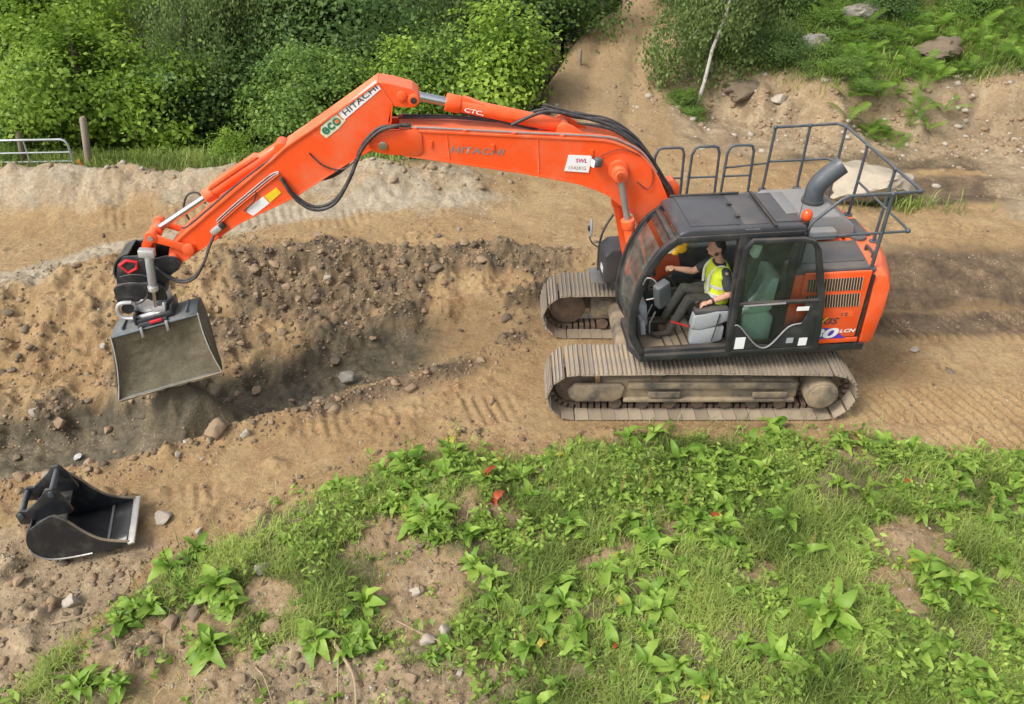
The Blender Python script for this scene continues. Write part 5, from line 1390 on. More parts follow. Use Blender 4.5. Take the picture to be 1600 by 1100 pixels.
def w_rub(X, Y, Z):
    clear = ((X > .3) & (X < 4.9) & (Y > 8.5) & (Y < 11.6))
    w = .42 * Z['rub'] + .5 * bell(Y - Z['yn'] + .1, .28) * (X < .3) + .22 * (Z['t'] > 0) * (Z['t'] < 1.1) * (X < 1) * sstep(.35, .6, Z['n2']) + .35 * Z['top'] + .25 * bell(Z['gd'] + .25, .22) * (X < 1.5) + .02
    return np.where(clear | (Z['grass'] > .4), 0, w)
CLOD_D = paint('dark_clod', (.10, .075, .05), .95, .5, (.17, .12, .07), dscale=4, fine=.3)
CLOD_T = paint('tan_clod', (.255, .175, .098), .95, .5, (.19, .125, .07), dscale=4, fine=.25)
X, Y = sample(95000, -8.5, 9, 4.3, 14, w_rub)
scatter_bits('fine_rubble', 'crumbled soil and small stones over the dug banks', 'rubble', X, Y, .007 + .022 * rng.random(len(X)) ** 2.2, [CLOD_T, CLOD_T, CLOD_T, CLOD_D, ST_TAN, ST_BRN], 0)
X, Y = sample(16000, -8.5, 9, 4.3, 14, w_rub)
scatter_bits('rubble', 'loose clods and rubble along the trench and bank', 'rubble', X, Y, .012 + .050 * rng.random(len(X)) ** 2.5, [CLOD_T, CLOD_T, CLOD_D, ST_TAN, ST_BRN], 0)
def w_peb(X, Y, Z): return np.where((Z['grass'] > .5) | (Z['wet'] > .4), .0, .08 + .3 * Z['rub'] + .4 * Z['top'] + .3 * bare(X, Y) + .3 * Z['grav'])
X, Y = sample(20000, -9, 9, 4.3, 16, w_peb)
scatter_bits('pebbles', 'small pale pebbles strewn over the bare soil', 'pebbles', X, Y, .006 + .016 * rng.random(len(X)) ** 3, [ST_PALE, ST_PALE, ST_CREAM, ST_GREY], 0)
X, Y = sample(9000, -12, 13, 15, 20.5, lambda X, Y, Z: np.where((X > 2.5) & (np.abs(Y - np.interp(X, FTX, FTY) - .5) < 1.3), .7, .25 * Z['ridge'] + .05))
scatter_bits('bank_rubble', 'stones and clods on the cut bank and spoil ridge', 'rubble', X, Y, .02 + .07 * rng.random(len(X)) ** 3, [ST_TAN, ST_PALE, CLOD_T, ST_TAN], 1)
# ------------------------------------------------------------------ vegetation
def leaf_material(name, c0, c1, trans=.3, rough=.5, attr=True):
    m, nt, b = nodes_of(name)
    if attr:
        A = nt.nodes.new('ShaderNodeVertexColor'); A.layer_name = 'tint'
        sa = nt.nodes.new('ShaderNodeSeparateColor'); nt.links.new(A.outputs[0], sa.inputs[0])
        fac = sa.outputs[0]
    else:
        oi = nt.nodes.new('ShaderNodeObjectInfo'); fac = oi.outputs['Random']
    c = mixc(nt, fac, c0, c1)
    if not attr:
        c = mixc(nt, ramp(nt, noise(nt, 18, 3, .6), .35, .7, (.85,) * 3, (1.12,) * 3), (0, 0, 0), c) if False else c
    nt.links.new(c, b.inputs['Base Color'])
    b.inputs['Roughness'].default_value = rough
    b.inputs['Specular IOR Level'].default_value = .3
    t = nt.nodes.new('ShaderNodeBsdfTranslucent'); nt.links.new(c, t.inputs[0])
    mx = nt.nodes.new('ShaderNodeMixShader'); mx.inputs[0].default_value = trans
    out = nt.nodes['Material Output']
    nt.links.new(b.outputs[0], mx.inputs[1]); nt.links.new(t.outputs[0], mx.inputs[2]); nt.links.new(mx.outputs[0], out.inputs[0])
    return m

def mesh_np(name, V, F, mat, tint=None, smooth=False):
    """V (n,3), F (m,k) all faces the same size, tint (n,)"""
    k = F.shape[1]
    me = bpy.data.meshes.new(name)
    me.vertices.add(len(V)); me.vertices.foreach_set('co', V.astype(np.float32).ravel())
    me.loops.add(F.size); me.loops.foreach_set('vertex_index', F.astype(np.int32).ravel())
    me.polygons.add(len(F)); me.polygons.foreach_set('loop_start', np.arange(0, F.size, k, dtype=np.int32))
    if smooth: me.polygons.foreach_set('use_smooth', np.ones(len(F), dtype=bool))
    me.update(calc_edges=True)
    if tint is not None:
        ca = me.color_attributes.new('tint', 'FLOAT_COLOR', 'POINT')
        ca.data.foreach_set('color', np.stack([tint, tint, tint, np.ones_like(tint)], 1).astype(np.float32).ravel())
    if mat: me.materials.append(mat)
    return me

def unit(a): return a / np.maximum(np.linalg.norm(a, axis=-1, keepdims=True), 1e-9)

# --- grass blades
def grass_mesh(name, X, Y, L, W, lean, mat):
    N = len(X)
    Z = H(X, Y)
    a = rng.uniform(0, 6.28, N)
    d = np.stack([np.cos(a), np.sin(a), np.zeros(N)], 1)
    s = np.stack([-np.sin(a), np.cos(a), np.zeros(N)], 1)
    p0 = np.stack([X, Y, Z - .01], 1)
    le = lean * rng.uniform(.3, 1.3, N)
    up_ = np.array([0, 0, 1.0])
    p1 = p0 + (up_ * .50) * L[:, None] + d * (le * .14 * L)[:, None]
    p2 = p0 + (up_ * .85) * L[:, None] * (1 - .12 * le)[:, None] + d * (le * .45 * L)[:, None]
    p3 = p0 + (up_ * 1.0) * L[:, None] * (1 - .35 * le)[:, None] + d * (le * .85 * L)[:, None]
    w = W[:, None]
    V = np.stack([p0 - s * w * .5, p0 + s * w * .5, p1 - s * w * .5, p1 + s * w * .5, p2 - s * w * .32, p2 + s * w * .32, p3 - s * w * .06, p3 + s * w * .06], 1).reshape(-1, 3)
    base = (np.arange(N) * 8)[:, None]
    F = np.concatenate([base + np.array([0, 1, 3, 2]), base + np.array([2, 3, 5, 4]), base + np.array([4, 5, 7, 6])], 0)
    tint = np.clip((fbm(X, Y, 1.3, 3, 33) - .5) * 2.2 + .45 + rng.normal(0, .2, N), 0, 1).repeat(8)
    return mesh_np(name, V, F, mat, tint)
GRASS = leaf_material('meadow_grass', (.135, .205, .040), (.450, .540, .145), .48)
DRY = leaf_material('dry_grass', (.30, .26, .13), (.46, .40, .24), .25)
def w_grass(X, Y, Z):
    cl = sstep(.36, .60, fbm(X, Y, 2.4, 3, 55)) * .88 + .12
    return np.clip(Z['grass'] * cl + .012 * (Z['gd'] > -.3), 0, 1) * (1 - .85 * bare(X, Y))
X, Y = sample(260000, -6.2, 9.2, 4.15, 9.0, w_grass)
k = np.abs(X) < .58 * Y + 3.4; X, Y = X[k], Y[k]
tall = sstep(.45, .75, fbm(X, Y, 1.2, 3, 21))
L = (.05 + .10 * rng.random(len(X)) + .24 * tall * rng.random(len(X)))
tag(link('grass', grass_mesh('grass', X, Y, L, .0055 + .0045 * rng.random(len(X)), 1.0, GRASS)), 'rough green meadow grass on the mound in front', 'grass', None, 'stuff')
X, Y = sample(20000, -6.2, 9.2, 4.15, 9.0, lambda X, Y, Z: sstep(-.5, .2, Z['gd']) * (.12 + .5 * sstep(.55, .7, fbm(X, Y, 1.7, 3, 66))) * (1 - .4 * Z['grass']))
k = np.abs(X) < .58 * Y + 3.4; X, Y = X[k], Y[k]
tag(link('dry_grass', grass_mesh('dry_grass', X, Y, .06 + .15 * rng.random(len(X)), .004 + .003 * rng.random(len(X)), 1.5, DRY)), 'dry straw coloured grass between the green tufts', 'grass', None, 'stuff')
def w_far(X, Y, Z):
    pl = np.interp(Y, PLY, PLX); pr = np.interp(Y, PRY, PRX); ft = np.interp(X, FTX, FTY) + (Z['n'] - .5) * 1.6
    left = (Y > 15.95) * (X < pl - .2) * sstep(-2.0, -3.5, X)
    right = (X > pr + .3) * sstep(1.0, 1.7, Y - ft) * (1 - sstep(19.6, 19.0, Y) * sstep(9.3, 10.2, X))
    tuft = (X > 4) * bell(Y - 14.6, .25) * bell(X - 7.7, .7) * .8
    return np.clip(.8 * left + right + tuft, 0, 1)
X, Y = sample(120000, -12.5, 16, 14.0, 26, w_far)
tag(link('bank_grass', grass_mesh('bank_grass', X, Y, .12 + .28 * rng.random(len(X)), .013 + .010 * rng.random(len(X)), 1.0, GRASS)), 'long green grass on the far banks and wood edge', 'grass', None, 'stuff')

# --- dock plants: a rosette of broad leaves, each leaf a part
DOCK = leaf_material('dock_leaf', (.140, .270, .034), (.340, .495, .085), .40, .45, attr=False)
DOCKR = leaf_material('red_dock_leaf', (.40, .05, .03), (.55, .14, .05), .25, .4, attr=False)
DOCKY = leaf_material('yellow_dock_leaf', (.36, .40, .05), (.50, .42, .08), .3, .4, attr=False)
def dock_leaf(seed, width, wav):
    rr = random.Random(seed); n = 7
    V, F = [], []
    for i in range(n + 1):
        t = i / n
        w = width * (math.sin(math.pi * min(1, t ** .85 * .95 + .03)) ** .6) * (1.08 - .3 * t)
        if i == 0: w = width * .10
        x = t; z = .34 * math.sin(t * 2.1) - .42 * t * t * wav
        e = rr.uniform(-.04, .04)
        V += [(x, -w, z + .07 * w / width + .05 * math.sin(i * 2.3 + seed) * (0 < i < n)), (x, 0, z - .02), (x, w, z + .07 * w / width + .05 * math.sin(i * 2.9 + seed * 2) * (0 < i < n))]
    for i in range(n):
        for k in range(2):
            a = i * 3 + k
            F.append((a, a + 1, a + 4, a + 3))
    return V, F
LEAFM = []
for i in range(6):
    V, F = dock_leaf(i, (.19, .23, .27, .21, .25, .29)[i], (.5, 1.0, 1.4, .75, 1.7, 1.1)[i])
    me = bpy.data.meshes.new('leaf'); me.from_pydata(V, [], F)
    me.polygons.foreach_set('use_smooth', np.ones(len(F), dtype=bool)); me.materials.append(DOCK); me.update(); LEAFM.append(me)
LEAFR = LEAFM[2].copy(); LEAFR.materials.clear(); LEAFR.materials.append(DOCKR)
LEAFY = LEAFM[1].copy(); LEAFY.materials.clear(); LEAFY.materials.append(DOCKY)
STALK = MB().tube([(0, 0, 0), (.01, 0, .5), (.0, .02, 1.0)], [.020, .014, .008], 5)
for k in range(14):
    a = k * 2.4; z = .45 + .04 * k
    STALK.sphere((.03 * math.cos(a), .03 * math.sin(a), z), (.025, .025, .03), 5, 4)
so_ = STALK.build('stalk', leaf_material('dock_stalk', (.16, .20, .04), (.30, .22, .08), .1, .6, attr=False)); STALKM = so_.data; bpy.data.objects.remove(so_)

rp = random.Random(23)
def dock(x, y, size, nl, stalk, label, group, red=0.0, yel=0.0):
    root = empty('dock_plant', (x, y, hz(x, y) - .01), rp.uniform(0, 6.28))
    tag(root, label, 'dock plant', group)
    for i in range(nl):
        f = i / nl
        rnd = rp.random()
        me = LEAFR if rnd < red else (LEAFY if rnd < red + yel else LEAFM[rp.randrange(6)])
        o = bpy.data.objects.new('leaf', me); COL.objects.link(o); o.parent = root
        s = size * rp.uniform(.5, 1.15) * (1 - .35 * f)
        o.scale = (s, s, s)
        o.rotation_euler = (rp.uniform(-.5, .5), -(-.05 + .8 * f + rp.uniform(-.3, .35)), i * 2.4 + rp.uniform(-.7, .7))
        o.location = (0, 0, (.04 + .35 * f * (1.6 if stalk else .6)) * size)
    if stalk:
        o = bpy.data.objects.new('stalk', STALKM); COL.objects.link(o); o.parent = root
        h_ = size * rp.uniform(1.3, 2.0); o.scale = (h_ * .7, h_ * .7, h_); o.rotation_euler = (rp.uniform(-.15, .15), rp.uniform(-.15, .15), 0)
# the ones one can point at first
dock(3.55, 8.42, .34, 12, False, 'tall bright dock plant in front of the near track', None)
dock(-1.35, 7.62, .36, 16, True, 'leafy dock plant at the left upper edge of the grass', None)
dock(-.75, 7.75, .34, 14, True, 'pale green dock beside the soil below the tracks', None)
dock(-.95, 6.62, .42, 18, False, 'big dark dock plant beside the central bare patch', None, .0)
dock(3.25, 5.15, .46, 20, True, 'largest dock plant in the lower right, leaves hanging', None, .03)
dock(-3.05, 4.95, .34, 16, False, 'broad leaved dock clump at the lower left', None)
dock(-.25, 6.98, .20, 8, False, 'small dock with red leaves on a bare patch', None, .3)
dock(1.55, 6.25, .26, 9, False, 'dock with pink red leaves between bare patches', None, .2)
spots = []
tr_ = 0
CX = np.array([rp.uniform(-4.2, 7.2) for _ in range(9000)]); CY = np.array([rp.uniform(4.35, 8.35) for _ in range(9000)])
CG = grass_depth(CX, CY); CB = bare(CX, CY); CN = fbm(CX, CY, .9, 2, 29)
while len(spots) < 285 and tr_ < 8999:
    tr_ += 1
    x, y = float(CX[tr_]), float(CY[tr_])
    if abs(x) > .58 * y + 2.6: continue
    g_ = CG[tr_]
    if g_ < .15 or CB[tr_] > .5: continue
    if x < -2.2 and rp.random() < .35: continue
    if CN[tr_] + (.16 if x > 0 else .03) < .40: continue
    if any((x - a) ** 2 + (y - b) ** 2 < .20 ** 2 for a, b in spots): continue
    spots.append((x, y))
def dock_words(x, y, big):
    size = 'large' if big > .66 else ('middling' if big > .33 else 'small')
    where = 'at the left end of the grass' if x < -1.8 else ('along the soil edge near the tracks' if y > 7.3 else ('in the bottom right of the meadow' if x > 1.5 and y < 5.8 else ('in the bottom centre of the meadow' if y < 5.8 else ('in the right middle of the meadow' if x > 2.5 else 'in the middle of the meadow'))))
    return f'{size} green dock plant {where}', f'{size} dock plants {where}'
for (x, y) in spots:
    big = rp.random()
    dock(x, y, .14 + .20 * big, rp.randint(8, 16), rp.random() < .25, *dock_words(x, y, big), .003, .008)

# --- low mixed weeds, too many to count
WEED = leaf_material('weed_leaf', (.135, .23, .036), (.38, .52, .10), .42, .5)
def weed_mesh(name, X, Y, mat):
    per = 9; N = len(X) * per
    Xc = X.repeat(per) + rng.normal(0, .045, N); Yc = Y.repeat(per) + rng.normal(0, .045, N)
    hgt = (rng.random(len(X)) ** 1.8 * .30 + .03).repeat(per)
    P = np.stack([Xc, Yc, H(Xc, Yc) + hgt * rng.random(N) + .015], 1)
    nrm = unit(rng.normal(size=(N, 3)) * .6 + np.array([0, 0, 1.0])); ax = unit(np.cross(nrm, rng.normal(size=(N, 3)))); bx = np.cross(nrm, ax)
    l = (.032 + .070 * rng.random(len(X)).repeat(per) * rng.uniform(.6, 1.2, N))[:, None]
    V = np.stack([P - ax * l * .5, P + bx * l * .26, P + ax * l * .6 - nrm * l * .12, P - bx * l * .26], 1).reshape(-1, 3)
    tint = np.clip(rng.random(len(X)).repeat(per) * .8 + rng.normal(.1, .15, N), 0, 1).repeat(4)
    return mesh_np(name, V, np.arange(N * 4).reshape(-1, 4), mat, tint)
X, Y = sample(20000, -6.2, 9.2, 4.15, 8.9, lambda X, Y, Z: Z['grass'] * sstep(.48, .62, fbm(X, Y, 1.3, 3, 111)) * (.35 + .65 * sstep(-2.5, -.5, X)) + .03 * (Z['gd'] > -.2))
tag(link('low_weeds', weed_mesh('low_weeds', X, Y, WEED)), 'low mixed leafy weeds between the grass and docks', 'weeds', None, 'stuff')

# --- leafy crowns
def crown(name, seed, rx, ry, rz, nclump, per, leaf, mat, droop=0.0, spread=.30, hollow=.45):
    r2 = np.random.default_rng(seed)
    d = unit(r2.normal(size=(nclump, 3)))
    rad = (hollow + (1 - hollow) * r2.random(nclump) ** .6)[:, None]
    nlobe = 9
    LC = unit(r2.normal(size=(nlobe, 3))) * r2.uniform(.35, .75, (nlobe, 1)); LR = r2.uniform(.30, .58, nlobe)
    lid = r2.integers(0, nlobe, nclump)
    lob = 1 + .45 * (fbm(d[:, 0] * 1.3 + seed, d[:, 1] * 1.3 + d[:, 2], 1.2, 2, seed) - .5)[:, None] * 2
    C_ = (LC[lid] + d * rad * LR[lid][:, None]) * lob * np.array([rx, ry, rz])
    C_[:, 2] = np.maximum(C_[:, 2], -rz * .85)
    N = nclump * per
    sz = spread * (.6 + .8 * r2.random(nclump)).repeat(per)[:, None]
    off = r2.normal(size=(N, 3)) * sz * np.array([1, 1, .55])
    if droop > 0:
        hang = r2.random(N) * droop
        off[:, 2] -= hang; off[:, :2] *= .55
    P = C_.repeat(per, 0) + off
    out = unit(P / np.array([rx, ry, rz]))
    nrm = unit(out * .6 + np.array([0, 0, .75]) + r2.normal(size=(N, 3)) * .55)
    ax = unit(np.cross(nrm, r2.normal(size=(N, 3))))
    if droop > 0: ax = unit(ax * .6 + np.array([0, 0, -1.0]))
    bx = unit(np.cross(nrm, ax))
    l = leaf * (.6 + .8 * r2.random(N))[:, None]
    V = np.stack([P - ax * l * .5, P + bx * l * .34 + nrm * l * .06, P + ax * l * .55 - nrm * l * .10, P - bx * l * .34 + nrm * l * .06], 1).reshape(-1, 3)
    F = np.arange(N * 4).reshape(-1, 4)
    cl_t = r2.random(nclump).repeat(per)
    tint = np.clip(.02 + .68 * cl_t + r2.normal(0, .16, N), 0, 1).repeat(4)
    return mesh_np(name, V, F, mat, tint), C_
BARK = paint('brown_bark', (.11, .085, .06), .9, .5, (.06, .05, .035), dscale=8, fine=.3)
def birch_bark():
    m, nt, b = nodes_of('birch_bark')
    c = mixc(nt, ramp(nt, noise(nt, 7, 4, .7), .52, .62), (.46, .44, .40), (.07, .06, .05))
    nt.links.new(c, b.inputs['Base Color']); b.inputs['Roughness'].default_value = .8
    return m
BIRCH = birch_bark()
def branches(name, C_, base, r0, mat, seed, top=None, nl=14, limb_mat=None):
    rr = random.Random(seed)
    m = MB()
    top = Vector(top) if top is not None else Vector((0, 0, .3))
    b = Vector(base)
    tr = [b + (top - b) * (i / 6) + Vector((rr.uniform(-.05, .05), rr.uniform(-.05, .05), 0)) * (i > 0) for i in range(7)]
    m.tube(tr, [r0 * (1 - .11 * i) for i in range(7)], 8)
    for i in range(nl):
        c = Vector(C_[rr.randrange(len(C_))]) * .95
        s = tr[rr.randint(2, 6)]
        mid = s.lerp(c, .5) + Vector((rr.uniform(-.2, .2), rr.uniform(-.2, .2), rr.uniform(.0, .25)))
        m.tube(spline([s, mid, c], 3), [r0 * .38, r0 * .35, r0 * .32, r0 * .26, r0 * .2, r0 * .14, r0 * .08][:7], 5)
    o = m.build(name, mat); me = o.data; bpy.data.objects.remove(o)
    return me
L_BRIGHT = leaf_material('bright_broad_leaf', (.135, .240, .026), (.385, .540, .075), .48, .5)
L_MID = leaf_material('mid_green_leaf', (.105, .195, .036), (.285, .415, .090), .46, .5)
L_DARK = leaf_material('dark_green_leaf', (.068, .130, .032), (.175, .275, .070), .42, .5)
L_BIRCH = leaf_material('birch_leaf', (.120, .185, .055), (.290, .375, .125), .46, .5)
KIND = {}
def kind(key, seed, rx, ry, rz, ncl, per, leaf, mat, base, r0, bark, droop=0, spread=.3, hollow=.45, nl=14, top=None):
    cm, C_ = crown('crown', seed, rx, ry, rz, ncl, per, leaf, mat, droop, spread, hollow)
    tm = branches('trunk', C_, base, r0, bark, seed, top, nl)
    KIND[key] = (cm, tm)
kind('maple', 1, 1.8, 1.6, 1.55, 120, 180, .085, L_BRIGHT, (0, 0, -2.6), .10, BARK, 0, .25)
kind('birch', 2, 2.5, 2.2, 2.7, 260, 130, .075, L_BIRCH, (0, 0, -3.6), .11, BARK, .8, .30, .3)
kind('dark', 3, 2.1, 2.0, 2.0, 200, 130, .09, L_DARK, (0, 0, -2.8), .11, BARK, 0, .32)
kind('hazel', 4, 1.35, 1.25, 1.15, 85, 150, .078, L_BRIGHT, (0, 0, -1.7), .06, BARK, 0, .24)
kind('mid', 5, 1.7, 1.5, 1.5, 115, 150, .075, L_MID, (0, 0, -2.2), .08, BARK, 0, .24)
kind('light_birch', 6, 1.45, 1.3, 2.0, 115, 105, .07, L_BIRCH, (-.12, -.45, -2.0), .042, BIRCH, .55, .26, .25, 4, (.62, -.2, 2.3))
def tree(key, label, x, y, z, s=1.0, rz=0.0, name='tree', group=None, cat='tree', sz=None, gap=0.0):
    cm, tm = KIND[key]
    root = empty(name, (x, y, hz(x, y)), rz)
    tag(root, label, cat, group)
    dz = z - hz(x, y)
    zs = sz or s
    c = link('crown', cm, root); c.location = (0, 0, dz); c.scale = (s, s, zs)
    t = link('trunk', tm, root); t.location = (0, 0, dz); t.scale = (s, s, zs)
    return root
tree('maple', 'bright green broad leaved tree behind the metal gate', -10.0, 18.8, 1.6, 1.28, .3)
tree('mid', 'lower green bush at the left edge behind the gate', -11.3, 17.9, .35, .70, 2.0)
tree('maple', 'bright tree at the top left corner behind the others', -12.3, 22.5, 2.3, 1.35, 2.2)
tree('birch', 'drooping dark birch rising behind the raised arm', -7.6, 21.3, 2.1, 1.0, .5)
tree('dark', 'dark green tree low between maple and birch', -7.9, 20.8, .6, 1.05, 1.3)
tree('mid', 'mid green bushy tree left of the arm elbow', -5.15, 19.0, 1.0, 1.15, .0)
tree('dark', 'dark green tree behind the arm lettering strip', -4.6, 22.3, 1.6, 1.3, 2.6)
tree('birch', 'tall birch at the top edge above the arm elbow', -4.4, 24.8, 2.2, 1.05, 3.6)
tree('hazel', 'bright bush just left of the arm cylinder', -2.45, 18.7, .95, 1.25, .9)
tree('hazel', 'bright yellow green bush beside the dirt path', -.05, 19.3, 1.45, 1.42, 2.4)
tree('mid', 'mid green bush between the two bright bushes', -1.35, 20.0, 1.15, 1.15, 4.0)
tree('birch', 'grey green birch at top centre left of path', -2.0, 24.5, 1.9, 1.0, 5.1)
tree('dark', 'dark tree at the top beside the upper path', .15, 24.2, 1.8, 1.25, .7)
tree('mid', 'small tree by the fence posts at the path top', 1.6, 26.0, 1.6, .95, 1.9)
tree('dark', 'dark bush at the head of the path on its left', 2.6, 29.0, 1.7, .9, 3.0)
tree('birch', 'far birch filling the upper left behind the birch row', -9.8, 25.5, 2.4, 1.1, 1.0)
tree('hazel', 'small fresh green shrub on the ridge below the arm', -6.25, 17.2, .35, .50, .2, 'shrub', None, 'shrub')
tree('hazel', 'low green shrub beside the gate post', -8.3, 17.3, -.1, .45, 1.2, 'shrub', None, 'shrub')
bt_ = tree('light_birch', 'slender white stemmed birch on the bank by the path', 4.62, 20.0, 2.55, 1.15, -.1, 'birch_tree', sz=1.0)
tree('mid', 'round dark shrub at the foot of the white birch', 4.25, 19.25, .75, .36, 2.2, 'shrub', None, 'shrub')
tree('light_birch', 'second loose birch right of the white stemmed birch', 6.0, 21.6, 2.7, 1.05, 1.7, 'birch_tree')
tree('dark', 'dark shrub high on the right hillside', 7.3, 23.0, 2.6, .70, 3.3, 'shrub', None, 'shrub')
tree('mid', 'spreading shrub at the top right of the hillside', 9.6, 24.3, 3.1, .75, 5.3, 'shrub', None, 'shrub')
tree('dark', 'dark bush at the top edge between birch and shrubs', 5.4, 24.8, 2.6, .8, 1.3, 'shrub', None, 'shrub')
BRW = ['low dark', 'green', 'leafy', 'dark leftmost', 'broad', 'middle', 'dark upper', 'right hand', 'tall', 'dark far right', 'smallest front']
for i, (x, y, s_) in enumerate(((6.5, 20.4, .42), (7.5, 19.9, .40), (8.0, 19.3, .36), (5.9, 20.8, .4), (8.7, 20.6, .45), (7.9, 21.2, .5), (9.6, 22.2, .5), (11.6, 22.4, .55), (6.9, 21.8, .5), (12.8, 23.5, .6), (8.1, 18.9, .28))):
    tree('mid' if i % 3 else 'dark', BRW[i] + ' bramble bush on the slope above the bank', x, y, hz(x, y) + .35 * s_, s_, i * 1.7, 'bramble_bush', 'bramble bushes on the slope', 'bush', s_ * .7)

for i, (k_, x, y, z, s_) in enumerate((('birch', -13.8, 26.5, 2.4, 1.2), ('dark', -6.6, 26.8, 2.2, 1.3), ('mid', -11.2, 29, 2.0, 1.3), ('birch', -6.8, 29.5, 2.6, 1.2), ('dark', -2.6, 28.6, 2.2, 1.3), ('birch', -15.5, 21.5, 1.6, 1.1), ('dark', 7.2, 29.5, 4.4, 1.2), ('mid', 10.5, 28.5, 4.6, 1.2), ('birch', 13.5, 27.5, 5.0, 1.0), ('dark', 15.5, 24.5, 4.2, 1.0))):
    tree(k_, ('bushy', 'feathery', 'dark', 'pale')[i % 4] + ' woodland tree in the mass behind the front row', x, y, z, s_, i * 1.3, 'tree', 'woodland trees behind the front row')

# --- bracken
FERN = leaf_material('bracken_frond', (.10, .21, .025), (.26, .42, .06), .4, .55, attr=False)
def frond(seed):
    rr = random.Random(seed); V, F = [], []
    n = 20
    for i in range(n):
        t = .12 + .86 * i / n
        x = t; z = .75 * t - .62 * t * t
        ln = .22 * math.sin(math.pi * (1 - t) ** .75) ** .9 + .02
        for s in (-1, 1):
            b = len(V); w = .011
            sl = .10
            V += [(x - w, 0, z), (x + w, 0, z), (x + sl * ln * 3 + w * .9, s * ln * .6, z - .05 * ln), (x + sl * ln * 3 - w * .9, s * ln * .6, z - .05 * ln), (x + sl * ln * 5, s * ln, z - .16 * ln)]
            F += [(b, b + 1, b + 2, b + 3), (b + 3, b + 2, b + 4)]
    b = len(V)
    for i in range(6):
        t = i / 5; V += [(t, -.008, .75 * t - .62 * t * t), (t, .008, .75 * t - .62 * t * t)]
    F += [(b + 2 * i, b + 2 * i + 1, b + 2 * i + 3, b + 2 * i + 2) for i in range(5)]
    me = bpy.data.meshes.new('frond'); me.from_pydata(V, [], F); me.materials.append(FERN); me.update()
    return me
FR = [frond(i) for i in range(3)]
fr_ = random.Random(9); fs_ = []; t_ = 0
while len(fs_) < 150 and t_ < 4000:
    t_ += 1
    x = fr_.uniform(7.6, 14.5); y = fr_.uniform(17.9, 22.4)
    ft = np.interp(x, FTX, FTY)
    if y < ft + .35 + (1.4 if x > 10 else 0): continue
    if any((x - a) ** 2 + (y - b) ** 2 < .30 ** 2 for a, b in fs_): continue
    fs_.append((x, y))
for (x, y) in fs_ + [(8.4, 18.1), (8.75, 17.75), (8.65, 18.4), (9.1, 18.2), (8.3, 18.5)]:
    root = empty('bracken', (x, y, hz(x, y) - .02), fr_.uniform(0, 6.28))
    where = 'at the foot of the cut bank' if y < 18.7 else ('at the far right edge of the slope' if x > 11.5 else ('high on the slope under the shrubs' if y > 20.6 else 'along the top of the cut bank'))
    tag(root, f'bright green bracken fern {where}', 'fern', f'bracken ferns {where}')
    s = fr_.uniform(.40, .72)
    for i in range(fr_.randint(6, 9)):
        o = bpy.data.objects.new('frond', FR[fr_.randrange(3)]); COL.objects.link(o); o.parent = root
        k_ = s * fr_.uniform(.75, 1.1); o.scale = (k_, k_, k_)
        o.rotation_euler = (fr_.uniform(-.2, .2), -fr_.uniform(.15, .7), i * 2.4 + fr_.uniform(-.3, .3))

# --- dry stalks and roots lying on the soil
RT = paint('dry_root', (.36, .27, .17), .9, .4, (.2, .14, .09), dscale=8)
def stalk(pts, r_, label):
    P = [(x, y, hz(x, y) + dz) for x, y, dz in pts]
    tag(MB().tube(spline(P, 5), [r_ * (1 - .6 * i / (5 * (len(P) - 1))) for i in range(5 * (len(P) - 1) + 1)], 6).build('dry_root', RT), label, 'root')
stalk([(-1.85, 5.05, .02), (-1.7, 4.85, .07), (-1.55, 4.62, .06), (-1.48, 4.3, .03)], .022, 'thick dry root curving out of bare soil at bottom')
stalk([(-1.75, 4.95, .02), (-1.72, 4.7, .06), (-1.68, 4.45, .05), (-1.66, 4.3, .03)], .013, 'thin dry root beside the thick root at bottom')
stalk([(-1.2, 5.28, .02), (-.9, 5.10, .06), (-.55, 4.95, .05), (-.35, 4.88, .02)], .011, 'long straight dry stalk lying right of the roots')
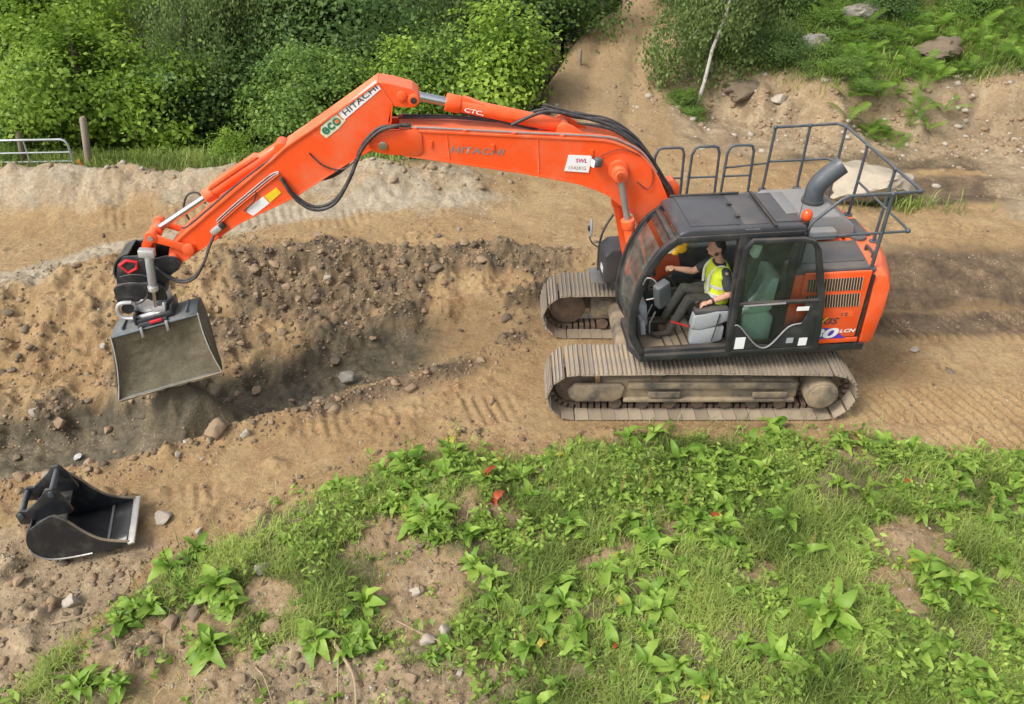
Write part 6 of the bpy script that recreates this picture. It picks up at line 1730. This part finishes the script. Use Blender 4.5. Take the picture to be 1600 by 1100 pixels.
stalk([(-2.55, 4.75, .02), (-2.42, 4.6, .05), (-2.3, 4.38, .02)], .009, 'short pale twig on bare soil near bottom left')
stalk([(-4.35, 6.05, .02), (-4.25, 5.85, .06), (-4.28, 5.6, .05), (-4.35, 5.45, .02)], .010, 'bent dry stem below the spare bucket')
stalk([(-4.9, 5.35, .02), (-4.6, 5.45, .05), (-4.3, 5.75, .03)], .008, 'thin root crossing the soil beside the round grey stone')

# ------------------------------------------------------------------ gate, posts, fence
gate = empty('metal_gate', (-9.35, 16.55, 0), R(183))
tag(gate, 'galvanised tube field gate at the left edge', 'gate')
ZT = 1.0
MB().tube([(0.02, 0, -.10), (.02, 0, ZT - .12), (.06, 0, ZT - .03), (.14, 0, ZT), (3.2, 0, ZT)], .026, 10).build('gate_frame', GALV, gate)
for z in (.72, .52, .33, .12):
    MB().tube([(.02, 0, z), (3.2, 0, z)], .018, 8).build('bar', GALV, gate)
for x in (.95, 2.0):
    MB().tube([(x, 0, -.08), (x - .05, 0, ZT)], .018, 8).build('brace', GALV, gate)
def post(name, label, x, y, z1, r_, lean=(0, 0), mat=WOODPOST, z0=None, group=None):
    zb = hz(x, y) - .2 if z0 is None else z0
    m = MB().tube([(0, 0, zb), (lean[0] * .5, lean[1] * .5, (zb + z1) / 2), (lean[0], lean[1], z1 - .04), (lean[0], lean[1], z1)], [r_, r_ * .97, r_ * .93, r_ * .6], 10)
    o = m.build(name, mat, smooth=50); o.location = (x, y, 0)
    tag(o, label, 'post', group)
post('fence_post', 'weathered round gate post standing right of the gate', -9.10, 16.55, 1.48, .075, (.22, .0))
post('fence_post', 'grey wooden post behind the bars of the gate', -10.75, 17.0, 1.0, .06, (.15, 0))
post('marker_stake', 'short leaning orange stake at the gate post foot', -9.0, 16.35, .62, .045, (-.14, .0), paint('orange_plastic', (.62, .16, .04), .6))
post('fence_post', 'pale fence post on the left of the upper path', 2.75, 26.4, 1.75, .07)
post('fence_post', 'farther pale fence post at the top of the path', 3.55, 27.3, 1.85, .07)
post('fence_post', 'thin fence post by the bright bush at path side', 1.75, 21.5, 1.45, .05)
